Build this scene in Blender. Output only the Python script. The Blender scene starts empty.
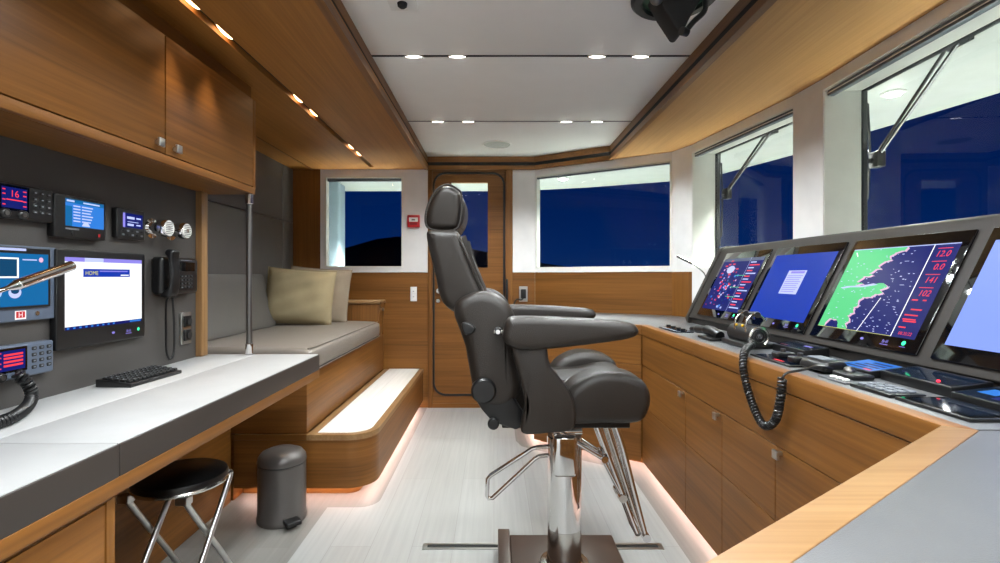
import bpy, bmesh, math, random
from mathutils import Vector, Matrix
random.seed(7)
C = bpy.context.scene.collection
H = 1.06
PI = math.pi
# ------------------------------------------------------------------ materials
def lin(r, g, b):
    f = lambda c: (c/255/12.92) if c/255 <= .04045 else ((c/255+.055)/1.055)**2.4
    return (f(r), f(g), f(b), 1)
def newmat(name):
    m = bpy.data.materials.new(name); m.use_nodes = True
    nt = m.node_tree
    return m, nt, nt.nodes['Principled BSDF']
def mat(name, col, rough=.5, metal=0, spec=.5, var=.04, bump=0, bscale=300, coat=0):
    m, nt, p = newmat(name)
    p.inputs['Roughness'].default_value = rough; p.inputs['Metallic'].default_value = metal
    p.inputs['Specular IOR Level'].default_value = spec; p.inputs['Coat Weight'].default_value = coat
    tc = nt.nodes.new('ShaderNodeTexCoord'); n = nt.nodes.new('ShaderNodeTexNoise')
    n.inputs['Scale'].default_value = 9; n.inputs['Detail'].default_value = 3
    nt.links.new(tc.outputs['Object'], n.inputs['Vector'])
    r = nt.nodes.new('ShaderNodeValToRGB'); c = lin(*col)
    r.color_ramp.elements[0].position = .3; r.color_ramp.elements[1].position = .7
    r.color_ramp.elements[0].color = (c[0]*(1-var), c[1]*(1-var), c[2]*(1-var), 1)
    r.color_ramp.elements[1].color = (min(1, c[0]*(1+var)), min(1, c[1]*(1+var)), min(1, c[2]*(1+var)), 1)
    nt.links.new(n.outputs['Fac'], r.inputs['Fac']); nt.links.new(r.outputs['Color'], p.inputs['Base Color'])
    if bump:
        n2 = nt.nodes.new('ShaderNodeTexNoise'); n2.inputs['Scale'].default_value = bscale; n2.inputs['Detail'].default_value = 2
        b = nt.nodes.new('ShaderNodeBump'); b.inputs['Strength'].default_value = bump; b.inputs['Distance'].default_value = .002
        nt.links.new(tc.outputs['Object'], n2.inputs['Vector']); nt.links.new(n2.outputs['Fac'], b.inputs['Height'])
        nt.links.new(b.outputs['Normal'], p.inputs['Normal'])
    return m
def emit(name, col, strength=1.0):
    m, nt, p = newmat(name)
    p.inputs['Base Color'].default_value = (.004, .004, .005, 1); p.inputs['Roughness'].default_value = .3; p.inputs['Specular IOR Level'].default_value = .04
    p.inputs['Emission Color'].default_value = lin(*col); p.inputs['Emission Strength'].default_value = strength*.73
    return m
def wood(name, axis, dark, light, rough=.38, band=1.0):
    m, nt, p = newmat(name)
    L = nt.links.new; N = nt.nodes.new
    tc = N('ShaderNodeTexCoord'); mp = N('ShaderNodeMapping'); mp2 = N('ShaderNodeMapping')
    a = {'x': 0, 'y': 1, 'z': 2, 'h': 0}[axis]
    s1 = [10.0*band]*3; s2 = [95.0]*3
    for k in ((0, 1) if axis == 'h' else (a,)): s1[k] = .35; s2[k] = 2.0
    mp.inputs['Scale'].default_value = s1; mp2.inputs['Scale'].default_value = s2
    n1 = N('ShaderNodeTexNoise'); n1.inputs['Scale'].default_value = 1; n1.inputs['Detail'].default_value = 5; n1.inputs['Distortion'].default_value = .05
    n2 = N('ShaderNodeTexNoise'); n2.inputs['Scale'].default_value = 1; n2.inputs['Detail'].default_value = 3
    L(tc.outputs['Object'], mp.inputs['Vector']); L(tc.outputs['Object'], mp2.inputs['Vector'])
    L(mp.outputs['Vector'], n1.inputs['Vector']); L(mp2.outputs['Vector'], n2.inputs['Vector'])
    mx = N('ShaderNodeMath'); mx.operation = 'MULTIPLY_ADD'; mx.inputs[1].default_value = .45
    ma = N('ShaderNodeMath'); ma.operation = 'MULTIPLY'; ma.inputs[1].default_value = .6
    L(n1.outputs['Fac'], ma.inputs[0]); L(n2.outputs['Fac'], mx.inputs[0]); L(ma.outputs[0], mx.inputs[2])
    r = N('ShaderNodeValToRGB')
    r.color_ramp.elements[0].position = .36; r.color_ramp.elements[1].position = .68
    r.color_ramp.elements[0].color = lin(*dark); r.color_ramp.elements[1].color = lin(*light)
    L(mx.outputs[0], r.inputs['Fac']); L(r.outputs['Color'], p.inputs['Base Color'])
    p.inputs['Roughness'].default_value = rough+.05; p.inputs['Specular IOR Level'].default_value = .3
    b = N('ShaderNodeBump'); b.inputs['Strength'].default_value = .08; b.inputs['Distance'].default_value = .001
    L(n2.outputs['Fac'], b.inputs['Height']); L(b.outputs['Normal'], p.inputs['Normal'])
    return m
def planks(name, c1, c2, cj, w, l, rough):
    m, nt, p = newmat(name); L = nt.links.new; N = nt.nodes.new
    tc = N('ShaderNodeTexCoord'); mp = N('ShaderNodeMapping'); mp.inputs['Rotation'].default_value = (0, 0, PI/2)
    br = N('ShaderNodeTexBrick'); br.inputs['Scale'].default_value = 1
    br.inputs['Brick Width'].default_value = l; br.inputs['Row Height'].default_value = w
    br.inputs['Mortar Size'].default_value = .0012; br.inputs['Mortar Smooth'].default_value = .3
    br.inputs['Color1'].default_value = lin(*c1); br.inputs['Color2'].default_value = lin(*c2); br.inputs['Mortar'].default_value = lin(*cj)
    L(tc.outputs['Object'], mp.inputs['Vector']); L(mp.outputs['Vector'], br.inputs['Vector'])
    mp2 = N('ShaderNodeMapping'); mp2.inputs['Scale'].default_value = (60, 2.2, 1)
    n = N('ShaderNodeTexNoise'); n.inputs['Scale'].default_value = 1; n.inputs['Detail'].default_value = 4
    L(tc.outputs['Object'], mp2.inputs['Vector']); L(mp2.outputs['Vector'], n.inputs['Vector'])
    mr = N('ShaderNodeMapRange'); mr.inputs['From Min'].default_value = .3; mr.inputs['From Max'].default_value = .7
    mr.inputs['To Min'].default_value = .9; mr.inputs['To Max'].default_value = 1.04
    L(n.outputs['Fac'], mr.inputs['Value'])
    mu = N('ShaderNodeVectorMath'); mu.operation = 'SCALE'
    L(br.outputs['Color'], mu.inputs[0]); L(mr.outputs['Result'], mu.inputs['Scale'])
    L(mu.outputs['Vector'], p.inputs['Base Color']); p.inputs['Roughness'].default_value = rough
    return m
def glassmat():
    m = bpy.data.materials.new('window_glass'); m.use_nodes = True; nt = m.node_tree; nt.nodes.clear()
    N = nt.nodes.new; L = nt.links.new
    o = N('ShaderNodeOutputMaterial'); mix = N('ShaderNodeMixShader'); t = N('ShaderNodeBsdfTransparent'); g = N('ShaderNodeBsdfGlossy')
    g.inputs['Roughness'].default_value = .0; t.inputs['Color'].default_value = (.95, .98, .97, 1)
    f = N('ShaderNodeFresnel'); ge = N('ShaderNodeNewGeometry'); mr = N('ShaderNodeMapRange')
    mr.inputs['To Min'].default_value = 1.45; mr.inputs['To Max'].default_value = 1/1.45
    L(ge.outputs['Backfacing'], mr.inputs['Value']); L(mr.outputs['Result'], f.inputs['IOR'])
    L(f.outputs[0], mix.inputs[0]); L(t.outputs[0], mix.inputs[1]); L(g.outputs[0], mix.inputs[2]); L(mix.outputs[0], o.inputs[0])
    return m
WD, WL = (94, 58, 22), (130, 85, 37)
W = {a: wood('teak_grain_'+a, a, WD, WL) for a in 'xyzh'}
WE = {a: wood('oak_edge_'+a, a, (124, 91, 57), (150, 117, 79), .35) for a in 'xyz'}
WC = wood('soffit_veneer', 'y', (150, 108, 60), (176, 132, 80), .5, .8)
WS = wood('soffit_teak_lamp_warm', 'y', (132, 86, 34), (162, 108, 48), .5, .8)  # left soffit wood, the slot lamps' warm light put into its colour
M_white = mat('white_paint', (226, 227, 220), .45)
M_ceil = mat('ceiling_panel_white', (248, 248, 246), .55, var=.01)
M_wallgrey = mat('pale_grey_wall_covering', (228, 226, 225), .6)
M_black = mat('black_plastic', (14, 14, 15), .35)
M_gap = mat('black_gap', (8, 8, 8), .8)
M_blackm = mat('black_matt', (12, 12, 13), .6)
M_leather = mat('taupe_leather', (32, 26, 21), .42, bump=.35, bscale=420)
M_leather2 = mat('taupe_piping', (36, 31, 28), .45)
M_panel = mat('dark_taupe_panel', (65, 62, 60), .5, bump=.2, bscale=500)
M_panel2 = mat('grey_leather_panel', (92, 89, 86), .42, bump=.2, bscale=500)
M_desk = mat('grey_leather_desktop', (171, 171, 171), .42, bump=.25, bscale=600)
M_deskedge = mat('dark_desk_edge', (49, 43, 39), .5)
M_seat = mat('light_taupe_leather', (122, 115, 108), .38, bump=.3, bscale=420)
M_seatside = mat('taupe_leather_side', (110, 102, 94), .45, bump=.3, bscale=420)
M_pillow = mat('beige_linen', (154, 140, 108), .85, bump=.7, bscale=700, var=.08)
M_pillow2 = mat('greige_linen', (140, 126, 108), .85, bump=.7, bscale=700, var=.08)
M_steel = mat('brushed_steel', (200, 200, 198), .28, 1)
M_chrome = mat('chrome', (225, 225, 225), .07, 1, var=.01)
M_chromes = mat('satin_chrome', (205, 203, 198), .2, 1)
M_dsteel = mat('dark_steel', (120, 118, 116), .35, 1)
M_bin = mat('anthracite_enamel', (88, 84, 82), .32, .35)
M_housing = mat('console_housing_brown', (42, 38, 35), .55, spec=.3)
M_glassblack = mat('black_screen_glass', (6, 7, 9), .05, coat=.3)
M_blueblack = mat('blue_black_glass', (16, 26, 40), .06)
M_cons = mat('console_leather_grey', (91, 92, 94), .36, bump=.2, bscale=600)
M_base = mat('brown_base_plate', (74, 58, 50), .35, .2)
M_red = mat('red_plastic', (176, 18, 26), .4)
M_plate = mat('white_plastic', (236, 236, 232), .35)
M_alu = mat('grey_aluminium', (92, 98, 104), .4, .6)
M_key = mat('grey_key', (104, 109, 116), .5)
M_mframe = mat('blue_grey_frame', (78, 88, 104), .4)
M_gold = mat('brass_button', (240, 190, 60), .25, .6)
M_green = mat('dark_green_plastic', (16, 74, 52), .4)
M_navy = mat('hill_dark', (6, 10, 18), .9)
M_sea = mat('sea_dark', (4, 9, 22), .3)
M_ext = mat('exterior_white_paint', (220, 224, 221), .5)
M_floor = planks('grey_plank_floor', (126, 123, 119), (118, 115, 110), (120, 116, 110), .16, 1.3, .5)
M_mat = planks('pale_plank_covering', (163, 163, 161), (158, 157, 154), (143, 141, 137), .16, 1.3, .42)
M_step = planks('pale_step_inlay', (226, 224, 220), (222, 220, 216), (204, 200, 196), .16, 1.3, .45)
M_glass = glassmat()
E_spot = emit('lamp_lens', (255, 250, 240), 14)
E_warm = emit('warm_lamp_lens', (255, 206, 150), 11)
E_led = emit('led_strip', (255, 214, 200), 36)
E_white = emit('screen_white', (250, 252, 255), 1.25)
E_dblue = emit('screen_royal', (12, 56, 178), 1.0)
E_navy = emit('screen_navy', (8, 22, 110), 1.0)
E_teal = emit('screen_teal', (14, 106, 168), 1.0)
E_teald = emit('screen_teal_dark', (10, 70, 110), 1.0)
E_green = emit('screen_green', (92, 212, 136), 1.1)
E_red = emit('screen_red', (240, 60, 70), 1.2)
E_pale = emit('screen_pale_blue', (190, 200, 250), 1.15)
E_peri = emit('screen_periwinkle', (134, 160, 255), 1.1)
E_sky = emit('screen_sky', (50, 130, 225), 1.0)
E_lav = emit('screen_lavender', (150, 140, 240), 1.0)
E_led_g = emit('green_led', (60, 240, 160), 2)
E_yel = emit('screen_yellow', (226, 220, 110), 1.0)
E_pink = emit('screen_pink', (240, 190, 225), 1.0)
E_dred = emit('highlight_dark_red', (90, 10, 24), 1.0)
# ------------------------------------------------------------------ mesh builder
class MB:
    def __init__(s): s.bm = bmesh.new(); s.mats = []
    def mi(s, m):
        if m not in s.mats: s.mats.append(m)
        return s.mats.index(m)
    def add(s, vs, fs, m, M=None):
        i = s.mi(m); bv = [s.bm.verts.new(M @ Vector(v) if M else v) for v in vs]
        for f in fs:
            try:
                fc = s.bm.faces.new([bv[k] for k in f]); fc.material_index = i; fc.smooth = True
            except ValueError: pass
        return s
    def merge(s, b2, m, M=None):
        b2.verts.index_update()
        s.add([v.co.copy() for v in b2.verts], [[v.index for v in f.verts] for f in b2.faces], m, M); b2.free(); return s
    def box(s, x0, x1, y0, y1, z0, z1, m, bev=0, seg=3, M=None):
        b = bmesh.new(); bmesh.ops.create_cube(b, size=1)
        for v in b.verts:
            v.co = ((x0+x1)/2+v.co.x*(x1-x0), (y0+y1)/2+v.co.y*(y1-y0), (z0+z1)/2+v.co.z*(z1-z0))
        if bev: bmesh.ops.bevel(b, geom=b.edges[:], offset=bev, segments=seg, profile=.5, affect='EDGES')
        return s.merge(b, m, M)
    def prism(s, pts, h0, h1, m, axis='z', bev=0, seg=3, M=None):
        b = bmesh.new(); f = {'z': lambda p, h: (p[0], p[1], h), 'y': lambda p, h: (p[0], h, p[1]), 'x': lambda p, h: (h, p[0], p[1])}[axis]
        a = [b.verts.new(f(p, h0)) for p in pts]; c = [b.verts.new(f(p, h1)) for p in pts]; n = len(pts)
        b.faces.new(a[::-1]); b.faces.new(c)
        for i in range(n): b.faces.new((a[i], a[(i+1) % n], c[(i+1) % n], c[i]))
        bmesh.ops.recalc_face_normals(b, faces=b.faces[:])
        if bev: bmesh.ops.bevel(b, geom=b.edges[:], offset=bev, segments=seg, profile=.5, affect='EDGES', clamp_overlap=True)
        bmesh.ops.triangulate(b, faces=[q for q in b.faces if len(q.verts) > 4])
        return s.merge(b, m, M)
    def puff(s, pts, y0, y1, r, m, seg=5, M=None):           # rounded-edge extrusion along y of a closed XZ outline
        n = len(pts)
        P = [Vector((p[0], p[1])) for p in pts]
        ar = sum(P[i].x*P[(i+1) % n].y-P[(i+1) % n].x*P[i].y for i in range(n))
        if ar < 0: P.reverse()
        nr = []
        for i in range(n):
            t = (P[(i+1) % n]-P[i-1]).normalized(); nr.append(Vector((-t.y, t.x)))
        rings = []
        for k in range(seg+1):
            a = k/seg*PI/2; rings.append((r*(1-math.sin(a)), y0+r*(1-math.cos(a))))
        for k in range(seg, -1, -1):
            a = k/seg*PI/2; rings.append((r*(1-math.sin(a)), y1-r*(1-math.cos(a))))
        vs = []; fs = []
        for ins, y in rings:
            for i in range(n):
                q = P[i]+nr[i]*ins; vs.append((q.x, y, q.y))
        for k in range(len(rings)-1):
            for i in range(n):
                fs.append((k*n+i, k*n+(i+1) % n, (k+1)*n+(i+1) % n, (k+1)*n+i))
        fs.append(tuple(range(n))); fs.append(tuple((len(rings)-1)*n+i for i in range(n-1, -1, -1)))
        b = bmesh.new(); bv = [b.verts.new(v) for v in vs]
        for f in fs: b.faces.new([bv[i] for i in f])
        bmesh.ops.triangulate(b, faces=[q for q in b.faces if len(q.verts) > 4]); bmesh.ops.recalc_face_normals(b, faces=b.faces[:])
        return s.merge(b, m, M)
    def cyl(s, p0, p1, r0, m, r1=None, n=24, bev=0, M=None):
        r1 = r0 if r1 is None else r1
        p0, p1 = Vector(p0), Vector(p1); L = (p1-p0).length; q = (p1-p0).to_track_quat('Z', 'Y').to_matrix().to_4x4(); q.translation = p0
        pr = [(0, 0)] + ([(r0-bev, 0), (r0, bev), (r1, L-bev), (r1-bev, L)] if bev else [(r0, 0), (r1, L)]) + [(0, L)]
        return s.lathe(pr, m, n, (M @ q) if M else q)
    def lathe(s, prof, m, n=32, M=None):
        vs = []; fs = []; idx = []
        for r, h in prof:
            if r < 1e-6: idx.append([len(vs)]*n); vs.append((0, 0, h))
            else:
                idx.append(list(range(len(vs), len(vs)+n)))
                vs += [(r*math.cos(2*PI*k/n), r*math.sin(2*PI*k/n), h) for k in range(n)]
        for a, b in zip(idx, idx[1:]):
            for k in range(n):
                f = []
                for v in (a[k], a[(k+1) % n], b[(k+1) % n], b[k]):
                    if v not in f: f.append(v)
                if len(f) > 2: fs.append(f)
        return s.add(vs, fs, m, M)
    def tube(s, pts, r, m, n=10, closed=False, M=None, ell=1.0):
        P = [Vector(p) for p in pts]; k = len(P); vs = []; fs = []
        T = [(P[(i+1) % k]-P[i-1]).normalized() if closed or 0 < i < k-1 else ((P[1]-P[0]) if i == 0 else (P[-1]-P[-2])).normalized() for i in range(k)]
        u = T[0].orthogonal().normalized()
        for i in range(k):
            u = (u-T[i]*u.dot(T[i])).normalized(); w = T[i].cross(u)
            rr = r[i] if isinstance(r, (list, tuple)) else r
            for j in range(n):
                a = 2*PI*j/n; vs.append(P[i]+u*math.cos(a)*rr+w*math.sin(a)*rr*ell)
        for i in range(k if closed else k-1):
            for j in range(n):
                i2 = (i+1) % k; fs.append((i*n+j, i*n+(j+1) % n, i2*n+(j+1) % n, i2*n+j))
        if not closed: fs += [tuple(range(n-1, -1, -1)), tuple((k-1)*n+j for j in range(n))]
        return s.add(vs, fs, m, M)
    def ball(s, c, r, m, n=20, sc=(1, 1, 1), M=None):
        b = bmesh.new(); bmesh.ops.create_uvsphere(b, u_segments=n, v_segments=n//2, radius=r)
        for v in b.verts: v.co = (c[0]+v.co.x*sc[0], c[1]+v.co.y*sc[1], c[2]+v.co.z*sc[2])
        return s.merge(b, m, M)
    def quad(s, x0, x1, y0, y1, m, z=0, M=None):
        return s.add([(x0, y0, z), (x1, y0, z), (x1, y1, z), (x0, y1, z)], [(0, 1, 2, 3)], m, M)
    def poly(s, pts, m, z=0, M=None):
        b = bmesh.new(); f = b.faces.new([b.verts.new((p[0], p[1], z)) for p in pts])
        f.normal_update()
        if f.normal.z < 0: f.normal_flip()
        bmesh.ops.triangulate(b, faces=b.faces[:]); return s.merge(b, m, M)
    def text(s, st, x, y, size, m, z=0, align='LEFT', shear=0, M=None):
        cu = bpy.data.curves.new('tmp', 'FONT'); cu.body = st; cu.size = size; cu.align_x = align; cu.shear = shear; cu.resolution_u = 3
        o = bpy.data.objects.new('tmp', cu); me = bpy.data.meshes.new_from_object(o)
        T = Matrix.Translation((x, y, z)); T = M @ T if M else T
        s.add([v.co.copy() for v in me.vertices], [list(p.vertices) for p in me.polygons], m, T)
        bpy.data.objects.remove(o); bpy.data.curves.remove(cu); bpy.data.meshes.remove(me); return s
    def build(s, name, parent=None, loc=None):
        me = bpy.data.meshes.new(name); s.bm.to_mesh(me); s.bm.free()
        for m in s.mats: me.materials.append(m)
        me.set_sharp_from_angle(angle=math.radians(38))
        o = bpy.data.objects.new(name, me); C.objects.link(o)
        if parent: o.parent = parent
        if loc: o.location = loc
        return o
def smooth(pts, n=6):
    out = []; k = len(pts)
    for i in range(k):
        p0, p1, p2, p3 = (Vector(pts[(i+d) % k]) for d in (-1, 0, 1, 2))
        for j in range(n):
            t = j/n
            out.append(tuple(.5*((2*p1)+(p2-p0)*t+(2*p0-5*p1+4*p2-p3)*t*t+(3*p1-p0-3*p2+p3)*t**3)))
    return out
def spline(pts, n=8):
    out = []; k = len(pts)
    for i in range(k-1):
        p0, p1, p2, p3 = (Vector(pts[min(max(i+d, 0), k-1)]) for d in (-1, 0, 1, 2))
        for j in range(n):
            t = j/n
            out.append(.5*((2*p1)+(p2-p0)*t+(2*p0-5*p1+4*p2-p3)*t*t+(3*p1-p0-3*p2+p3)*t**3))
    out.append(Vector(pts[-1])); return out
def coil(path, R, r, pitch, m, mb, n=6, per=10):
    P = spline(path, 24); L = [0]
    for a, b in zip(P, P[1:]): L.append(L[-1]+(b-a).length)
    tot = L[-1]; N = int(tot/pitch*per); pts = []; j = 0; u = (P[1]-P[0]).orthogonal().normalized()
    for i in range(N+1):
        d = tot*i/N
        while j < len(P)-2 and L[j+1] < d: j += 1
        f = (d-L[j])/max(1e-9, L[j+1]-L[j]); c = P[j].lerp(P[j+1], f); t = (P[j+1]-P[j]).normalized()
        u = (u-t*u.dot(t)).normalized(); w = t.cross(u); a = 2*PI*i/per
        pts.append(c+u*math.cos(a)*R+w*math.sin(a)*R)
    return mb.tube(pts, r, m, n)
def rrect(x0, x1, y0, y1, r, n=6):
    out = []
    for cx, cy, a0 in ((x1-r, y1-r, 0), (x0+r, y1-r, 90), (x0+r, y0+r, 180), (x1-r, y0+r, 270)):
        for k in range(n+1):
            a = math.radians(a0+90*k/n); out.append((cx+r*math.cos(a), cy+r*math.sin(a)))
    return out
def tag(o, label, cat, group=None):
    o['label'] = label; o['category'] = cat
    if group: o['group'] = group
    return o
def thing(name, label, cat, M=None, group=None):
    o = bpy.data.objects.new(name, None); o.empty_display_size = .05; C.objects.link(o)
    if M is not None: o.matrix_world = M if isinstance(M, Matrix) else Matrix.Translation(M)
    return tag(o, label, cat, group)
def struct(o, label=None):
    o['kind'] = 'structure'
    if label: o['label'] = label
    return o
def sroot(name, M=None):
    o = bpy.data.objects.new(name, None); C.objects.link(o)
    if M is not None: o.matrix_world = M
    return struct(o)
def dup(root, M, label, group=None):
    r = root.copy(); C.objects.link(r); r.matrix_world = M; r['label'] = label
    if group: r['group'] = group
    for ch in list(root.children):
        c = ch.copy(); C.objects.link(c); c.parent = r
        for g in ch.children:
            d = g.copy(); C.objects.link(d); d.parent = c
    return r
def frame(o, x, y):                                         # local axes -> world matrix
    x, y = Vector(x).normalized(), Vector(y).normalized(); z = x.cross(y)
    M = Matrix((x, y, z)).transposed().to_4x4(); M.translation = Vector(o); return M
def onleft(y, z, x=-1.235): return frame((x, y, z), (0, 1, 0), (0, 0, 1))     # things on the left equipment wall: local z = out of the wall
def onl(y, v, d0, d1):                                      # slim case mounted close to the equipment wall
    f = (1.235-d1)/(1.235-d0)
    return onleft(y*f, H+v*f) @ Matrix.Diagonal((f, f, d1/d0, 1))
# ------------------------------------------------------------------ plan of the room
A0, A1 = (.33, 4.03), (1.232, 3.46)
P2, P3, P4, P5 = (1.297, 3.275), (1.425, 2.383), (1.433, 2.178), (1.40, 1.1)
ZS, ZC = 1.918, 2.019
YB = 4.03; YR = -1.5; XL = -1.62
def seg(p, q):
    t = Vector((q[0]-p[0], q[1]-p[1])); L = t.length
    M = Matrix.Rotation(math.atan2(t.y, t.x), 4, 'Z'); M.translation = (p[0], p[1], 0); return M, L
MA, LA = seg(A0, A1); MB_, LB = seg(P2, P3); MC, LC = seg(P4, P5)
def off(M, x, y): v = M @ Vector((x, y, 0)); return (v.x, v.y)
# floor
struct(MB().box(XL-.1, 1.7, YR, 4.15, -.06, 0, M_floor).build('floor'))
arc = [(-.62+.085*math.cos(a), 2.365-.085*math.sin(a)) for a in [PI/2*k/8 for k in range(9)]]
mp = [(.724, YR+.01), (.724, 2.66)]+[(.724-.1+.1*math.cos(a), 2.66+.1*math.sin(a)) for a in [math.radians(12*k) for k in range(1, 5)]]+[(.24, 3.04), (.17, 3.10), (.14, 3.2), (.14, 4.0), (-.535, 4.0)]+[(-.535, 2.365)]+arc[1:]+[(-.76, 2.28), (-.76, YR+.01)]
struct(MB().prism(mp, 0, .005, M_mat).build('floor_covering'))
# ceiling
b = MB(); ys = [-.584, .339, 1.262, 2.184, 3.106]; lo = YR
for y in ys+[YB+.03]:
    b.box(-.555, .87, lo, y-(.013 if y < 4 else 0), ZC, ZC+.03, M_ceil, .001, 2); lo = y+.013
b.box(-.6, .9, YR, YB+.05, ZC+.004, ZC+.06, M_gap)
struct(b.build('ceiling'))
def soff(pts, name, m): return struct(MB().prism(pts, ZS, ZS+.04, m).build(name))
soff([(XL-.05, YR), (-.98, YR), (-.98, 3.94), (-.946, 3.94), (-.946, YR), (-.53, YR), (-.53, YB+.02), (XL-.05, YB+.02)], 'ceiling_left', WS)
struct(MB().box(-1.0, -.92, YR, 3.96, ZS+.026, ZS+.046, M_gap).build('trim_1'))
soff([(.858, YR), (1.36, YR), (1.40, 1.1), (1.417, 1.554), (1.438, 1.986), (1.425, 2.383), (1.346, 3.086), (1.297, 3.275), (1.232, 3.47), (.858, 3.705)], 'ceiling_right', WC)
b = MB(); b.box(-1.466, -1.456, 2.2, YB, ZS-.006, ZS+.01, W['y']); struct(b.build('trim_2'))
# fascia around the recessed ceiling: teak / black groove / teak
path = [(-.532, YR), (-.532, 4.012), (.322, 4.012), (.852, 3.678), (.852, YR)]
b = MB()
for p, q in zip(path, path[1:]):
    Mx, L = seg(p, q)
    for z0, z1, m, d in ((ZC-.045, ZC, W['y'] if abs(p[0]-q[0]) < .01 else W['x'], 0), (ZC-.073, ZC-.045, M_gap, .002), (ZS-.004, ZC-.073, W['y'] if abs(p[0]-q[0]) < .01 else W['x'], -.004)):
        b.box(-.012, L+.012, d, d+.03, z0, z1, m, M=Mx)
struct(b.build('trim_3'))
# ------------------------------------------------------------------ left side walls
b = MB()
for y0, y1 in ((YR, 1.9), (1.906, 3.835), (3.841, YB+.05)):
    for z0, z1 in ((0, H+.425), (H+.431, ZS)):
        b.box(XL-.05, XL, y0, y1, z0, z1, M_panel2, .002, 2)
b.box(XL-.08, XL-.05, YR, YB+.05, 0, ZS, M_gap)
struct(b.build('wall_left'))
struct(MB().box(XL, -1.235, YR, 2.07, .66, ZS, M_panel).build('wall_equipment'))
struct(MB().box(-1.25, -1.235, 1.006, 2.345, 0, .66, W['y']).build('wall_under_desk'))
struct(MB().box(XL, -1.21, 2.07, 2.115, .727, 1.412, WE['z'], .002, 2).build('trim_4'))
struct(MB().box(XL-.08, 1.6, YR-.05, YR, 0, ZC+.06, M_wallgrey).build('wall_rear'))
# ------------------------------------------------------------------ far wall, with its window and door
WX0, WX1, WZ0, WZ1 = -1.362, -.733, 1.125, 1.862
b = MB()
b.box(XL, -1.40, YB, YB+.06, 0, ZS, W['z'])
b.box(-1.40, -.532, YB, YB+.06, 0, 1.088, W['x'])
for x0, x1, z0, z1 in ((-1.40, WX0, 1.09, ZS), (WX1, -.532, 1.09, ZS), (WX0, WX1, 1.09, WZ0), (WX0, WX1, WZ1, ZS)):
    b.box(x0, x1, YB, YB+.06, z0, z1, M_wallgrey)
for x0, x1, z0, z1 in ((-2.3, WX0, .25, ZS), (WX1, -.54, .25, ZS), (WX0, WX1, .25, WZ0), (WX0, WX1, WZ1, ZS), (.15, .34, .25, ZS), (-.54, .15, .25, 1.1), (-.54, -.36, 1.1, ZS), (-.04, .15, 1.1, ZS), (-.36, -.04, 1.82, ZS)):
    b.box(x0, x1, YB+.06, YB+.068, z0, z1, M_ext)
struct(b.build('wall_far'))
w1 = sroot('window_1', Matrix.Translation((0, YB, 0)))
b = MB()
for x0, x1, z0, z1 in ((WX0, WX0+.012, WZ0, WZ1), (WX1-.012, WX1, WZ0, WZ1), (WX0+.012, WX1-.012, WZ0, WZ0+.014), (WX0+.012, WX1-.012, WZ1-.012, WZ1)):
    b.box(x0, x1, -.006, .06, z0, z1, M_white)
b.build('window_frame', w1)
MB().add([(WX0+.012, .045, WZ0+.012), (WX1-.012, .045, WZ0+.012), (WX1-.012, .045, WZ1-.01), (WX0+.012, .045, WZ1-.01)], [(0, 1, 2, 3)], M_glass).build('pane', w1)
MB().box(WX0+.014, WX1-.014, .012, .04, WZ1-.036, WZ1-.012, M_alu, .003).build('blind_rail', w1)
# door
d1 = sroot('door_1', Matrix.Translation((0, YB, 0)))
b = MB()
b.box(-.532, -.497, -.012, .06, 0, ZS, W['z'], .003); b.box(.093, .15, -.012, .06, 0, ZS, W['z'], .003)
b.box(-.497, .093, -.012, .06, 1.905, ZS, W['x']); b.box(-.497, .093, -.008, .06, 0, .035, W['x'])
b.build('door_frame', d1)
GX0, GX1, GZ0, GZ1 = -.345, -.05, 1.128, 1.815
b = MB()
for x0, x1, z0, z1 in ((-.497, GX0, .035, 1.905), (GX1, .093, .035, 1.905), (GX0, GX1, .035, GZ0), (GX0, GX1, GZ1, 1.905)):
    b.box(x0, x1, .004, .05, z0, z1, W['x'])
b.build('door_leaf', d1)
o = rrect(-.493, .089, .095, 1.897, .1); i_ = rrect(-.478, .074, .11, 1.882, .088)
n = len(o); vs = [(p[0], -.004, p[1]) for p in o]+[(p[0], -.004, p[1]) for p in i_]+[(p[0], .006, p[1]) for p in o]+[(p[0], .006, p[1]) for p in i_]
fs = []
for k in range(n):
    j = (k+1) % n; fs += [(k, j, n+j, n+k), (2*n+k, 2*n+j, j, k), (n+k, n+j, 3*n+j, 3*n+k)]
MB().add(vs, fs, M_black).build('gasket', d1)
MB().add([(GX0, .02, GZ0), (GX1, .02, GZ0), (GX1, .02, GZ1), (GX0, .02, GZ1)], [(0, 1, 2, 3)], M_glass).build('pane', d1)
b = MB(); b.cyl((-.445, .004, .94), (-.445, -.012, .94), .02, M_chromes); b.cyl((-.445, -.01, .94), (-.445, -.05, .94), .008, M_chrome)
b.tube(spline([(-.445, -.05, .94), (-.42, -.055, .94), (-.36, -.052, .938)]), .009, M_chrome); b.build('door_handle', d1)
MB().cyl((-.45, .004, .86), (-.45, -.012, .86), .016, M_chromes).build('lock_cylinder', d1)
b = MB(); b.box(.093, .112, -.05, -.012, .85, 1.035, M_black, .004); b.build('door_stop', d1)
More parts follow.
